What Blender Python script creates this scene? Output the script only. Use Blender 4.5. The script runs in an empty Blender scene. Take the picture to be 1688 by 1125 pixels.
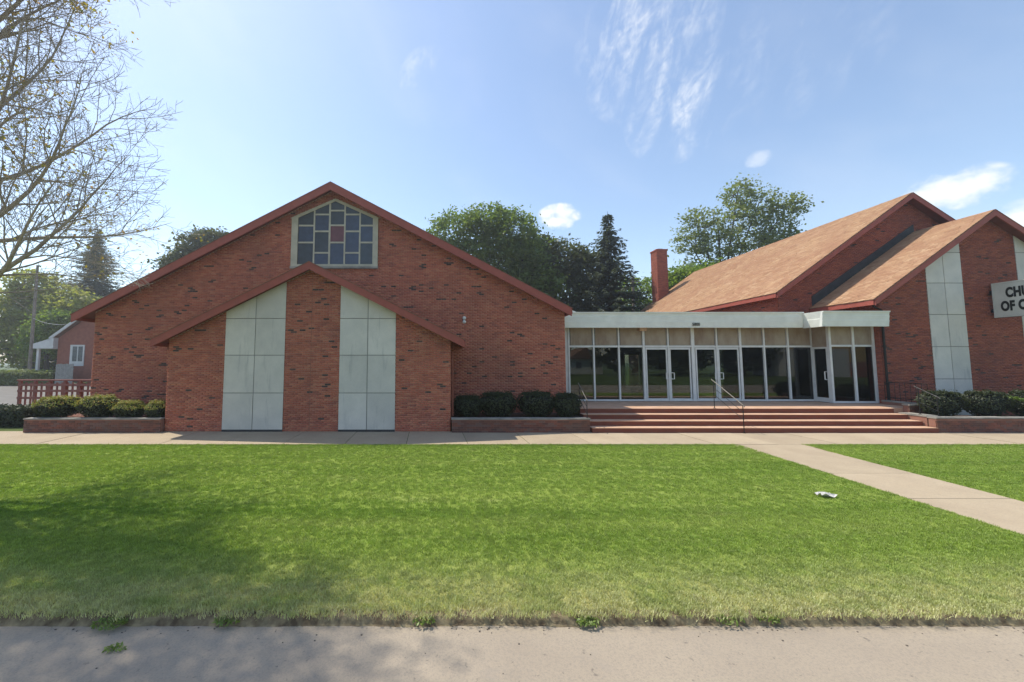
import bpy, math, random
import numpy as np
from math import sin, cos, pi, radians, atan, atan2, sqrt
from mathutils import Vector, noise as mnoise

S = bpy.context.scene
COL = S.collection
random.seed(7)
RNG = np.random.default_rng(7)

# ------------------------------------------------------------------ camera, sky, sun, exposure
cd = bpy.data.cameras.new('camera'); cam = bpy.data.objects.new('camera', cd); COL.objects.link(cam)
cam.location = (0, 0, 2.5)
cam.rotation_euler = (pi/2 + atan(44/620), 0, 0)
cd.sensor_width = 36; cd.lens = 620/1688*36
cd.shift_x = 104/1688; cd.shift_y = -10.5/1688
cd.clip_start = 0.05; cd.clip_end = 4000
S.camera = cam
HAZE = .0013

TO_SUN = Vector((-.50, .29, 1.0)).normalized()
SUN_EL = math.asin(TO_SUN.z); SUN_AZ = atan2(TO_SUN.x, TO_SUN.y)
S.view_settings.view_transform = 'Standard'; S.view_settings.look = 'None'
S.view_settings.gamma = 1; S.view_settings.exposure = 1.48
S.view_settings.use_curve_mapping = False
sl = bpy.data.lights.new('sun', 'SUN'); sun = bpy.data.objects.new('sun', sl); COL.objects.link(sun)
sl.energy = 2.0; sl.angle = radians(.55); sl.color = (1.0, .92, .78)
sun.rotation_euler = TO_SUN.to_track_quat('Z', 'Y').to_euler()

W = bpy.data.worlds.new('World'); S.world = W; W.use_nodes = True
wt = W.node_tree; wn = wt.nodes; wl = wt.links
for n in list(wn): wn.remove(n)
def WN(t, **k):
    n = wn.new(t)
    for a, b in k.items(): setattr(n, a, b)
    return n
def wmath(op, a, b=None, c=None, clamp=False):
    n = WN('ShaderNodeMath', operation=op, use_clamp=clamp)
    for i, v in enumerate((a, b, c)):
        if v is None: continue
        if isinstance(v, (int, float)): n.inputs[i].default_value = v
        else: wl.new(v, n.inputs[i])
    return n.outputs[0]
sky = WN('ShaderNodeTexSky', sky_type='NISHITA', sun_disc=False)
sky.sun_elevation = SUN_EL; sky.sun_rotation = SUN_AZ
sky.air_density = 1.1; sky.dust_density = .5; sky.ozone_density = 1.5; sky.altitude = 200
tint = WN('ShaderNodeMix', data_type='RGBA', blend_type='MULTIPLY')
tint.inputs[0].default_value = 1.0
wl.new(sky.outputs[0], tint.inputs[6]); tint.inputs[7].default_value = (.92, .86, .80, 1)
tc = WN('ShaderNodeTexCoord')
sep = WN('ShaderNodeSeparateXYZ'); wl.new(tc.outputs['Generated'], sep.inputs[0])
# the clouds: patches of noise around fixed compass directions
az = wmath('ARCTAN2', sep.outputs[0], sep.outputs[1])
el = wmath('ARCSINE', sep.outputs[2])
def patch(a0, e0, ra, re, rot=0.0, soft=1.0):
    da = wmath('SUBTRACT', az, a0); de = wmath('SUBTRACT', el, e0)
    c, s = cos(rot), sin(rot)
    u = wmath('ADD', wmath('MULTIPLY', da, c), wmath('MULTIPLY', de, s))
    v = wmath('SUBTRACT', wmath('MULTIPLY', de, c), wmath('MULTIPLY', da, s))
    d = wmath('ADD', wmath('POWER', wmath('DIVIDE', u, ra), 2), wmath('POWER', wmath('DIVIDE', v, re), 2))
    return wmath('SUBTRACT', 1.0, d, clamp=True)
def noise_tex(scale, detail, rough, vec, dist=0.0):
    n = WN('ShaderNodeTexNoise'); n.inputs['Scale'].default_value = scale; n.inputs['Detail'].default_value = detail
    n.inputs['Roughness'].default_value = rough; n.inputs['Distortion'].default_value = dist
    wl.new(vec, n.inputs['Vector']); return n.outputs[0]
def vec(sx, sy, rot):
    c, s_ = cos(rot), sin(rot)
    u = wmath('MULTIPLY', wmath('SUBTRACT', wmath('MULTIPLY', az, c), wmath('MULTIPLY', el, s_)), sx)
    v = wmath('MULTIPLY', wmath('ADD', wmath('MULTIPLY', az, s_), wmath('MULTIPLY', el, c)), sy)
    cmb = WN('ShaderNodeCombineXYZ'); wl.new(u, cmb.inputs[0]); wl.new(v, cmb.inputs[1]); return cmb.outputs[0]
def ramp(v, lo, hi):
    n = WN('ShaderNodeMapRange', interpolation_type='SMOOTHSTEP'); wl.new(v, n.inputs[0])
    n.inputs[1].default_value = lo; n.inputs[2].default_value = hi; return n.outputs[0]
cirrus_n = wmath('MULTIPLY', ramp(noise_tex(12, 6, .6, vec(1.9, .75, .42), .5), .38, .72), ramp(noise_tex(40, 4, .6, vec(1, 1.6, -.5), .5), .2, .75))
puff_n = noise_tex(26, 5, .55, vec(1, 1.25, 0))
veil_n = ramp(noise_tex(3.0, 4, .5, vec(.8, 1.6, .5), .3), .45, .8)
cm = None
def addc(x):
    global cm
    cm = x if cm is None else wmath('MAXIMUM', cm, x)
CLOUDS = []
def deg_of(px, py):
    a = (px-740)/620; b = (552-py)/620; p = atan(44/620)
    x, y, z = a, cos(p)-b*sin(p), sin(p)+b*cos(p)
    return atan2(x, y), math.asin(z/sqrt(x*x+y*y+z*z))
def cirrus(px, py, ra, re, k, rot=0):
    a, e = deg_of(px, py); addc(wmath('MULTIPLY', wmath('MULTIPLY', wmath('POWER', patch(a, e, ra, re, rot), .6), cirrus_n), k))
def puff(px, py, ra, re, k):
    a, e = deg_of(px, py)
    pt = patch(a, e, ra, re)
    v = wmath('ADD', pt, wmath('MULTIPLY', wmath('SUBTRACT', puff_n, .5), 2.6))
    addc(wmath('MULTIPLY', wmath('MULTIPLY', ramp(v, .05, 1.1), ramp(pt, 0, .35)), k))
cirrus(1060, 60, .17, .15, .62, .3); cirrus(1125, 175, .13, .105, .62, .3); cirrus(1330, 60, .16, .12, .16, .3); cirrus(690, 112, .08, .035, .4, .4)
puff(1572, 312, .066, .036, .85); puff(920, 358, .062, .036, .9); puff(1684, 368, .04, .04, .85); puff(1250, 262, .028, .018, .35)
puff(300, 405, .05, .02, .2)
addc(wmath('MULTIPLY', veil_n, .10))
cmix = WN('ShaderNodeMix', data_type='RGBA'); wl.new(wmath('MINIMUM', cm, .95), cmix.inputs[0])
wl.new(tint.outputs[2], cmix.inputs[6]); cmix.inputs[7].default_value = (4.4, 4.4, 4.35, 1)
bg = WN('ShaderNodeBackground'); bg.inputs[1].default_value = .100
wl.new(cmix.outputs[2], bg.inputs[0])
wo = WN('ShaderNodeOutputWorld'); wl.new(bg.outputs[0], wo.inputs[0])

# ------------------------------------------------------------------ materials
M = {}
def new_mat(name):
    m = bpy.data.materials.new(name); m.use_nodes = True
    nt = m.node_tree; b = nt.nodes['Principled BSDF']; M[name] = m
    b.inputs['Specular IOR Level'].default_value = .3
    return m, nt, b
def nd(nt, t, **k):
    n = nt.nodes.new(t)
    for a, b in k.items(): setattr(n, a, b)
    return n
def mixc(nt, fac, a, b, blend='MIX'):
    n = nd(nt, 'ShaderNodeMix', data_type='RGBA', blend_type=blend)
    for i, v in ((0, fac), (6, a), (7, b)):
        if isinstance(v, (int, float)): n.inputs[i].default_value = v
        elif isinstance(v, tuple): n.inputs[i].default_value = (*v, 1)
        else: nt.links.new(v, n.inputs[i])
    return n.outputs[2]
def posn(nt, scale, detail=4, rough=.55, stretch=(1, 1, 1), lo=.35, hi=.65):
    g = nd(nt, 'ShaderNodeNewGeometry'); mp = nd(nt, 'ShaderNodeMapping'); mp.inputs['Scale'].default_value = stretch
    nt.links.new(g.outputs['Position'], mp.inputs[0])
    n = nd(nt, 'ShaderNodeTexNoise'); n.inputs['Scale'].default_value = scale; n.inputs['Detail'].default_value = detail
    n.inputs['Roughness'].default_value = rough
    nt.links.new(mp.outputs[0], n.inputs['Vector'])
    r = nd(nt, 'ShaderNodeMapRange'); r.inputs[1].default_value = lo; r.inputs[2].default_value = hi
    nt.links.new(n.outputs[0], r.inputs[0]); return r.outputs[0]
def bump(nt, b, h, strength=.3, dist=.02):
    n = nd(nt, 'ShaderNodeBump'); n.inputs['Strength'].default_value = strength; n.inputs['Distance'].default_value = dist
    nt.links.new(h, n.inputs['Height']); nt.links.new(n.outputs[0], b.inputs['Normal'])
def plain(name, c, rough=.7, var=.18, scale=3, spec=.3, metal=0, c2=None, island=False, bmp=0, bscale=40, stretch=(1, 1, 1)):
    m, nt, b = new_mat(name)
    c2 = c2 or tuple(x*(1-var*2) for x in c)
    col = mixc(nt, posn(nt, scale, stretch=stretch), c, c2)
    if island:
        g = nd(nt, 'ShaderNodeNewGeometry')
        hsv = nd(nt, 'ShaderNodeHueSaturation')
        r = nd(nt, 'ShaderNodeMapRange'); r.inputs[3].default_value = 1-island; r.inputs[4].default_value = 1+island
        nt.links.new(g.outputs['Random Per Island'], r.inputs[0]); nt.links.new(r.outputs[0], hsv.inputs['Value'])
        nt.links.new(col, hsv.inputs['Color']); col = hsv.outputs[0]
    nt.links.new(col, b.inputs['Base Color'])
    b.inputs['Roughness'].default_value = rough; b.inputs['Metallic'].default_value = metal
    b.inputs['Specular IOR Level'].default_value = spec
    if bmp: bump(nt, b, posn(nt, bscale, 5, .7, lo=0, hi=1), bmp, .01)
    return m
def brick_mat(name, ramp_cols, stain=(.15, .075, .06), stain_amt=.4, rnd='Random Per Island'):
    m, nt, b = new_mat(name)
    cr = nd(nt, 'ShaderNodeValToRGB'); cr.color_ramp.interpolation = 'CONSTANT'
    els = cr.color_ramp.elements
    while len(els) < len(ramp_cols): els.new(.5)
    for i, (p, c) in enumerate(ramp_cols): els[i].position = p; els[i].color = (*c, 1)
    if rnd == 'object':
        o = nd(nt, 'ShaderNodeObjectInfo'); nt.links.new(o.outputs['Random'], cr.inputs[0])
    else:
        g = nd(nt, 'ShaderNodeNewGeometry'); nt.links.new(g.outputs['Random Per Island'], cr.inputs[0])
    st = posn(nt, .55, 5, .6, lo=.42, hi=.75)
    k = nd(nt, 'ShaderNodeMath', operation='MULTIPLY'); nt.links.new(st, k.inputs[0]); k.inputs[1].default_value = stain_amt
    col = mixc(nt, k.outputs[0], cr.outputs[0], stain)
    fine = posn(nt, 55, 3, .6)
    col = mixc(nt, fine, col, mixc(nt, .35, col, (.1, .04, .03)))
    nt.links.new(col, b.inputs['Base Color']); b.inputs['Roughness'].default_value = .85
    bump(nt, b, posn(nt, 120, 3, .6, lo=0, hi=1), .25, .004)
    return m
reds = [(0, (.56, .18, .11)), (.15, (.50, .15, .094)), (.30, (.59, .205, .125)), (.46, (.53, .165, .107)),
        (.60, (.45, .135, .09)), (.72, (.60, .235, .145)), (.85, (.49, .165, .11)), (.94, (.37, .12, .088))]
brick_mat('red_brick', reds)
brick_mat('old_brick', [(0, (.22, .085, .06)), (.2, (.17, .075, .06)), (.4, (.26, .10, .07)), (.6, (.13, .07, .06)), (.8, (.20, .12, .10))], stain=(.10, .085, .07), stain_amt=.8, rnd='object')
brick_mat('deep_brick', [(0, (.39, .112, .07)), (.25, (.34, .098, .066)), (.5, (.43, .13, .077)), (.75, (.28, .088, .064)), (.92, (.45, .145, .086))])
brick_mat('clinker_brick', [(0, (.05, .042, .042)), (.3, (.075, .055, .051)), (.6, (.04, .036, .037)), (.8, (.115, .068, .058))], stain_amt=.1, rnd='object')
plain('mortar', (.54, .35, .26), .95, .12, 2)
plain('deep_mortar', (.30, .15, .11), .95, .12, 2)
plain('trim_brown', (.34, .09, .066), .6, .1, 4, c2=(.28, .078, .058))
plain('soffit_brown', (.20, .07, .055), .8, .15, 2)
plain('gutter_brown', (.27, .09, .06), .5, .12, 5)
m, nt, b = new_mat('concrete_panel')
o = nd(nt, 'ShaderNodeObjectInfo')
r = nd(nt, 'ShaderNodeMapRange'); r.inputs[3].default_value = .92; r.inputs[4].default_value = 1.06; nt.links.new(o.outputs['Random'], r.inputs[0])
h = nd(nt, 'ShaderNodeHueSaturation'); nt.links.new(r.outputs[0], h.inputs['Value'])
c = mixc(nt, posn(nt, 1.3, 5, .65), (.64, .61, .55), (.55, .53, .485))
c = mixc(nt, posn(nt, 2.2, 4, .6, (3, 3, .35), .58, .8), c, (.40, .395, .375))
nt.links.new(c, h.inputs['Color']); nt.links.new(h.outputs[0], b.inputs['Base Color']); b.inputs['Roughness'].default_value = .8
bump(nt, b, posn(nt, 60, 4, .7, lo=0, hi=1), .12, .006)
plain('panel_joint', (.31, .30, .275), .9, .1, 4)
plain('panel_base', (.06, .06, .06), .9, .1, 4)
plain('white_metal', (.74, .77, .72), .42, .05, 2.5, .5)
plain('frame_metal', (.66, .67, .66), .38, .06, 3, .5)
plain('cream_frame', (.50, .47, .37), .7, .1, 3)
plain('black_iron', (.018, .018, .018), .5, .1, 6)
plain('rail_metal', (.13, .125, .115), .5, .1, 6, metal=.3)
m, nt, b = new_mat('spandrel_board')
c = mixc(nt, posn(nt, 1.6, 5, .6, (1.4, 1, .7), .38, .66), (.35, .295, .225), (.245, .18, .13))
c = mixc(nt, posn(nt, 3.0, 4, .6, (5, 1, .6), .52, .75), c, (.33, .285, .215))
nt.links.new(c, b.inputs['Base Color']); b.inputs['Roughness'].default_value = .7
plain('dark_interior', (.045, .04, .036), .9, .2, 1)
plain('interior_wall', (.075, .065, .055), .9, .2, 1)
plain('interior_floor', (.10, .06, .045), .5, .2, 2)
plain('soil', (.13, .085, .06), .95, .3, 6, bmp=.5)
plain('mulch', (.23, .105, .07), .95, .3, 9, bmp=.6)
plain('cap_stone', (.33, .31, .275), .85, .2, 3, c2=(.19, .185, .17), bmp=.2)
plain('dark_strip', (.055, .058, .060), .6, .2, 3)
m, nt, b = new_mat('step_red')
c = mixc(nt, posn(nt, 1.2, 6, .6, (1, 1, 3)), (.215, .064, .038), (.17, .05, .031))
c = mixc(nt, posn(nt, 14, 4, .7, (.35, 1, 1), .45, .8), c, (.15, .065, .05))
nt.links.new(c, b.inputs['Base Color']); b.inputs['Roughness'].default_value = .75
bump(nt, b, posn(nt, 70, 4, .7, lo=0, hi=1), .15, .006)
plain('tread_stone', (.55, .36, .25), .8, .15, 2.2, c2=(.46, .29, .19), bmp=.15)
# glass: a little clear, a little mirror
def glass(name, tr):
    m = bpy.data.materials.new(name); m.use_nodes = True; nt = m.node_tree
    for n in list(nt.nodes): nt.nodes.remove(n)
    t = nd(nt, 'ShaderNodeBsdfTransparent'); t.inputs[0].default_value = (*tr, 1)
    g = nd(nt, 'ShaderNodeBsdfGlossy'); g.inputs['Roughness'].default_value = .015; g.inputs[0].default_value = (.9, .92, .92, 1)
    f = nd(nt, 'ShaderNodeFresnel'); f.inputs[0].default_value = 1.7
    x = nd(nt, 'ShaderNodeMixShader'); nt.links.new(f.outputs[0], x.inputs[0]); nt.links.new(t.outputs[0], x.inputs[1]); nt.links.new(g.outputs[0], x.inputs[2])
    o = nd(nt, 'ShaderNodeOutputMaterial'); nt.links.new(x.outputs[0], o.inputs[0]); M[name] = m
glass('tinted_glass', (.62, .66, .62))
def pane_mat(name, c, c2):
    m, nt, b = new_mat(name)
    nt.links.new(mixc(nt, posn(nt, 5, 4, .6), c, c2), b.inputs['Base Color'])
    b.inputs['Roughness'].default_value = .22; b.inputs['Specular IOR Level'].default_value = .5
pane_mat('blue_pane', (.062, .083, .135), (.048, .062, .098))
pane_mat('slate_pane', (.058, .072, .090), (.045, .055, .068))
pane_mat('red_pane', (.17, .062, .072), (.13, .05, .06))
pane_mat('house_pane', (.10, .13, .15), (.05, .06, .07))
# shingles
def shingle_mat(name, cols):
    m, nt, b = new_mat(name)
    g = nd(nt, 'ShaderNodeNewGeometry'); cr = nd(nt, 'ShaderNodeValToRGB'); els = cr.color_ramp.elements
    while len(els) < len(cols): els.new(.5)
    for i, c in enumerate(cols): els[i].position = i/(len(cols)-1); els[i].color = (*c, 1)
    nt.links.new(g.outputs['Random Per Island'], cr.inputs[0])
    c = mixc(nt, posn(nt, .7, 5, .6, lo=.4, hi=.75), cr.outputs[0], (.41, .23, .145))
    c = mixc(nt, posn(nt, 90, 2, .6), c, mixc(nt, .25, c, (.08, .05, .04)))
    nt.links.new(c, b.inputs['Base Color']); b.inputs['Roughness'].default_value = .95; b.inputs['Specular IOR Level'].default_value = .1
shingle_mat('shingle', [(.45, .275, .165), (.53, .345, .21), (.39, .225, .135), (.57, .385, .245), (.48, .295, .175)])
plain('roof_brown', (.25, .14, .095), .95, .15, 5)
# ground things
m, nt, b = new_mat('lawn')
def lawn_colour(nt, dry=(.40, .36, .15)):
    c = mixc(nt, posn(nt, 1.0, 5, .6, (.05, 1.3, 1), .32, .68), (.16, .255, .034), (.26, .34, .072))
    c = mixc(nt, posn(nt, 1.6, 6, .6, (.35, 1.4, 1), .55, .9), c, (.29, .33, .115))
    g = nd(nt, 'ShaderNodeNewGeometry'); sp = nd(nt, 'ShaderNodeSeparateXYZ'); nt.links.new(g.outputs['Position'], sp.inputs[0])
    r = nd(nt, 'ShaderNodeMapRange', interpolation_type='SMOOTHSTEP'); r.inputs[1].default_value = 5.3; r.inputs[2].default_value = 3.7
    nt.links.new(sp.outputs[1], r.inputs[0])
    n = posn(nt, 2.2, 5, .6, (.7, 1.6, 1), .15, .55)
    k = nd(nt, 'ShaderNodeMath', operation='MULTIPLY'); nt.links.new(r.outputs[0], k.inputs[0]); nt.links.new(n, k.inputs[1])
    return mixc(nt, k.outputs[0], c, dry)
c = lawn_colour(nt); c = mixc(nt, .25, c, (.12, .11, .04))
nt.links.new(c, b.inputs['Base Color']); b.inputs['Roughness'].default_value = 1; b.inputs['Specular IOR Level'].default_value = .05
def leaf_mat(name, cols, trans=.35, lawnlike=False, rough=.6, objrand=False):
    m = bpy.data.materials.new(name); m.use_nodes = True; nt = m.node_tree; M[name] = m
    for n in list(nt.nodes): nt.nodes.remove(n)
    if lawnlike:
        c = lawn_colour(nt, (.50, .49, .27))
        o = nd(nt, 'ShaderNodeObjectInfo'); h = nd(nt, 'ShaderNodeHueSaturation')
        r = nd(nt, 'ShaderNodeMapRange'); r.inputs[3].default_value = .7; r.inputs[4].default_value = 1.35
        nt.links.new(o.outputs['Random'], r.inputs[0]); nt.links.new(r.outputs[0], h.inputs['Value']); nt.links.new(c, h.inputs['Color']); c = h.outputs[0]
    else:
        g = nd(nt, 'ShaderNodeNewGeometry'); cr = nd(nt, 'ShaderNodeValToRGB'); els = cr.color_ramp.elements
        while len(els) < len(cols): els.new(.5)
        for i, cc in enumerate(cols): els[i].position = i/max(1, len(cols)-1); els[i].color = (*cc, 1)
        nt.links.new(g.outputs['Random Per Island'], cr.inputs[0]); c = cr.outputs[0]
    d = nd(nt, 'ShaderNodeBsdfDiffuse'); t = nd(nt, 'ShaderNodeBsdfTranslucent')
    nt.links.new(c, d.inputs[0])
    tcol = mixc(nt, 1.0, c, (1.5, 1.55, .7), 'MULTIPLY'); nt.links.new(tcol, t.inputs[0])
    x = nd(nt, 'ShaderNodeMixShader'); x.inputs[0].default_value = trans
    nt.links.new(d.outputs[0], x.inputs[1]); nt.links.new(t.outputs[0], x.inputs[2])
    gl = nd(nt, 'ShaderNodeBsdfGlossy'); gl.inputs['Roughness'].default_value = .45; gl.inputs[0].default_value = (.6, .6, .6, 1)
    x2 = nd(nt, 'ShaderNodeMixShader'); x2.inputs[0].default_value = .04
    nt.links.new(x.outputs[0], x2.inputs[1]); nt.links.new(gl.outputs[0], x2.inputs[2])
    o = nd(nt, 'ShaderNodeOutputMaterial'); nt.links.new(x2.outputs[0], o.inputs[0])
leaf_mat('grass_blade', None, .3, True)
leaf_mat('maple_leaf', [(.11, .17, .045), (.145, .205, .055), (.09, .14, .04), (.175, .22, .07)], .45)
leaf_mat('dark_leaf', [(.085, .105, .055), (.105, .125, .06), (.07, .088, .05), (.125, .125, .065)], .32)
leaf_mat('bright_leaf', [(.14, .21, .035), (.18, .26, .045), (.11, .18, .03), (.22, .28, .06)], .5)
leaf_mat('olive_leaf', [(.15, .19, .065), (.19, .225, .075), (.12, .155, .05), (.22, .235, .09)], .45)
leaf_mat('gold_leaf', [(.24, .27, .07), (.30, .32, .085), (.20, .23, .06), (.34, .32, .11)], .5)
leaf_mat('autumn_leaf', [(.30, .25, .05), (.34, .24, .07), (.22, .24, .05), (.36, .20, .09), (.27, .28, .06)], .45)
leaf_mat('spruce_needle', [(.075, .095, .07), (.095, .115, .08), (.06, .078, .058)], .25)
leaf_mat('yew_dark', [(.032, .046, .02), (.045, .06, .025), (.06, .07, .03), (.025, .034, .018)], .15)
leaf_mat('yew_sunlit_green', [(.20, .25, .055), (.25, .27, .07), (.17, .22, .05), (.34, .28, .10), (.38, .26, .12)], .3)  # golden new growth, brightened so sunlight on the tops is in the colour
leaf_mat('weed_leaf', [(.15, .22, .045), (.19, .26, .06), (.12, .18, .035)], .35)
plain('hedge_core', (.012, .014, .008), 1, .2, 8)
plain('bark', (.42, .37, .31), .95, .3, 9, c2=(.29, .25, .205), bmp=.5, bscale=22)  # paler than the wood itself: haze and glare are put into the colour
plain('dark_bark', (.06, .05, .042), .95, .25, 6, bmp=.4, bscale=20)
m, nt, b = new_mat('walk_concrete')
o = nd(nt, 'ShaderNodeObjectInfo'); h = nd(nt, 'ShaderNodeHueSaturation')
r = nd(nt, 'ShaderNodeMapRange'); r.inputs[3].default_value = .93; r.inputs[4].default_value = 1.05
nt.links.new(o.outputs['Random'], r.inputs[0]); nt.links.new(r.outputs[0], h.inputs['Value'])
c = mixc(nt, posn(nt, 1.1, 6, .65), (.41, .335, .235), (.355, .285, .20))
c = mixc(nt, posn(nt, 40, 3, .7, lo=.5, hi=.8), c, (.25, .215, .165))
nt.links.new(c, h.inputs['Color']); nt.links.new(h.outputs[0], b.inputs['Base Color']); b.inputs['Roughness'].default_value = .9
bump(nt, b, posn(nt, 90, 4, .7, lo=0, hi=1), .2, .004)
m, nt, b = new_mat('road_concrete')
c = mixc(nt, posn(nt, .8, 6, .6, (.6, 1, 1)), (.35, .295, .225), (.30, .252, .195))
c = mixc(nt, posn(nt, 55, 4, .75, lo=.45, hi=.75), c, (.225, .195, .165))
c = mixc(nt, posn(nt, 16, 3, .6, lo=.66, hi=.74), c, (.17, .145, .12))
c = mixc(nt, posn(nt, 3.5, 5, .7, (.5, 1.2, 1), .56, .8), c, (.27, .235, .195))
nt.links.new(c, b.inputs['Base Color']); b.inputs['Roughness'].default_value = .9
bump(nt, b, posn(nt, 130, 4, .7, lo=0, hi=1), .35, .004)
plain('asphalt', (.19, .18, .165), .95, .12, 1.2)
plain('joint_dirt', (.085, .075, .055), 1, .2, 5)
plain('kerb_dirt', (.10, .072, .045), 1, .3, 9, c2=(.27, .22, .13), bmp=.6, bscale=30)
plain('far_grass', (.085, .125, .022), 1, .25, .8)
plain('red_paint', (.36, .13, .105), .7, .12, 4)
plain('house_brick', (.30, .11, .075), .9, .12, 3)
plain('house_white', (.62, .62, .60), .6, .06, 2)
plain('house_tan', (.50, .34, .12), .8, .1, 2)
plain('grey_wood', (.30, .30, .285), .9, .15, 4)
plain('pole_wood', (.26, .225, .19), .95, .2, 3)
plain('paper', (.62, .60, .58), .8, .2, 12)
plain('letter_black', (.012, .013, .010), .5, .05, 5)
plain('sign_face', (.58, .58, .52), .5, .06, 2, .4)
plain('sign_edge', (.10, .10, .095), .5, .1, 3)
plain('lamp_white', (.75, .76, .76), .4, .05, 6, .5)
plain('tan_wood', (.45, .27, .14), .7, .15, 9)
plain('pebble', (.17, .145, .12), .9, .3, 20)

# ------------------------------------------------------------------ mesh helpers
def wloc(o):
    v = Vector((0, 0, 0))
    while o is not None: v = v + o.location; o = o.parent
    return v
class MB:
    def __init__(s): s.v = []; s.f = []
    def add(s, vs, fs):
        k = len(s.v); s.v.extend(vs); s.f.extend([tuple(i+k for i in f) for f in fs]); return s
    def box(s, x0, x1, y0, y1, z0, z1):
        return s.add([(x0,y0,z0),(x1,y0,z0),(x1,y1,z0),(x0,y1,z0),(x0,y0,z1),(x1,y0,z1),(x1,y1,z1),(x0,y1,z1)],
                     [(0,3,2,1),(4,5,6,7),(0,1,5,4),(1,2,6,5),(2,3,7,6),(3,0,4,7)])
    def prism(s, poly, a0, a1, axis='y'):
        n = len(poly)
        P = (lambda p, a: (p[0], a, p[1])) if axis == 'y' else ((lambda p, a: (a, p[0], p[1])) if axis == 'x' else (lambda p, a: (p[0], p[1], a)))
        return s.add([P(p, a0) for p in poly]+[P(p, a1) for p in poly],
                     [tuple(range(n)), tuple(range(2*n-1, n-1, -1))]+[(i, i+n, (i+1) % n+n, (i+1) % n) for i in range(n)])
    def tube(s, pts, rad, n=6, cap=True):
        pts = [Vector(p) for p in pts]; k0 = len(s.v)
        if not hasattr(rad, '__len__'): rad = [rad]*len(pts)
        up = Vector((.31, .17, .93))
        for i, p in enumerate(pts):
            d = (pts[min(i+1, len(pts)-1)]-pts[max(i-1, 0)])
            if d.length < 1e-9: d = Vector((0, 0, 1))
            d.normalize(); a = d.cross(up)
            if a.length < .05: a = d.cross(Vector((1, 0, 0)))
            a.normalize(); b = d.cross(a)
            for j in range(n):
                t = 2*pi*j/n; q = p+a*(cos(t)*rad[i])+b*(sin(t)*rad[i]); s.v.append(q[:])
        for i in range(len(pts)-1):
            for j in range(n):
                a0 = k0+i*n+j; b0 = k0+i*n+(j+1) % n; s.f.append((a0, b0, b0+n, a0+n))
        if cap: s.f.append(tuple(k0+j for j in range(n-1, -1, -1))); s.f.append(tuple(k0+(len(pts)-1)*n+j for j in range(n)))
        return s
    def build(s, name, mat, parent=None, kind=None, smooth=False, origin=None):
        base = wloc(parent) if parent is not None else Vector((0, 0, 0))
        V = np.array(s.v, dtype=np.float64)
        o0 = np.array(origin) if origin is not None else np.array(base)
        me = bpy.data.meshes.new(name); me.from_pydata((V-o0).tolist(), [], s.f)
        me.materials.append(M[mat])
        if smooth: me.polygons.foreach_set('use_smooth', [True]*len(me.polygons))
        me.update()
        o = bpy.data.objects.new(name, me); COL.objects.link(o)
        if parent is not None: o.parent = parent
        o.location = Vector(o0)-base if origin is not None else (0, 0, 0)
        if kind: o['kind'] = kind
        return o
def quads_obj(name, V, mat, parent=None, kind=None, nv=4):
    """many separate quads (or triangles) from an (N, nv, 3) array"""
    base = np.array(wloc(parent)) if parent is not None else np.zeros(3)
    V = V-base
    N = V.shape[0]; me = bpy.data.meshes.new(name)
    me.vertices.add(N*nv); me.vertices.foreach_set('co', V.reshape(-1).astype(np.float32))
    me.loops.add(N*nv); me.loops.foreach_set('vertex_index', np.arange(N*nv, dtype=np.int32))
    me.polygons.add(N); me.polygons.foreach_set('loop_start', np.arange(0, N*nv, nv, dtype=np.int32))
    me.update(calc_edges=True); me.materials.append(M[mat])
    o = bpy.data.objects.new(name, me); COL.objects.link(o)
    if parent is not None: o.parent = parent
    if kind: o['kind'] = kind
    return o
def boxes_obj(name, B, mat, parent=None, kind=None):
    """many separate boxes; B = (N, 6) x0 x1 y0 y1 z0 z1"""
    B = np.asarray(B, dtype=np.float64); base = np.array(wloc(parent)) if parent is not None else np.zeros(3)
    N = len(B); idx = [(0,2,4),(1,2,4),(1,3,4),(0,3,4),(0,2,5),(1,2,5),(1,3,5),(0,3,5)]
    V = np.stack([np.stack([B[:, i] for i in t], 1) for t in idx], 1)-base
    F = np.array([(0,3,2,1),(4,5,6,7),(0,1,5,4),(1,2,6,5),(2,3,7,6),(3,0,4,7)])
    L = (F[None]+(np.arange(N)*8)[:, None, None]).reshape(-1)
    me = bpy.data.meshes.new(name); me.vertices.add(N*8); me.vertices.foreach_set('co', V.reshape(-1).astype(np.float32))
    me.loops.add(N*24); me.loops.foreach_set('vertex_index', L.astype(np.int32))
    me.polygons.add(N*6); me.polygons.foreach_set('loop_start', np.arange(0, N*24, 4, dtype=np.int32))
    me.update(calc_edges=True); me.materials.append(M[mat])
    o = bpy.data.objects.new(name, me); COL.objects.link(o)
    if parent is not None: o.parent = parent
    if kind: o['kind'] = kind
    return o
def tag(o, label=None, cat=None, group=None, kind=None):
    if label: o['label'] = label
    if cat: o['category'] = cat
    if group: o['group'] = group
    if kind: o['kind'] = kind
    return o
def thing(name, loc, label, cat, group=None):
    o = bpy.data.objects.new(name, None); COL.objects.link(o); o.location = loc; o.empty_display_size = .3
    return tag(o, label, cat, group)
def part(name, mat, parent, *boxes):
    mb = MB()
    for b in boxes: mb.box(*b)
    return mb.build(name, mat, parent)
def shared(name, mesh, parent, loc):
    o = bpy.data.objects.new(name, mesh); COL.objects.link(o); o.parent = parent; o.location = Vector(loc)-wloc(parent); return o

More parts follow.
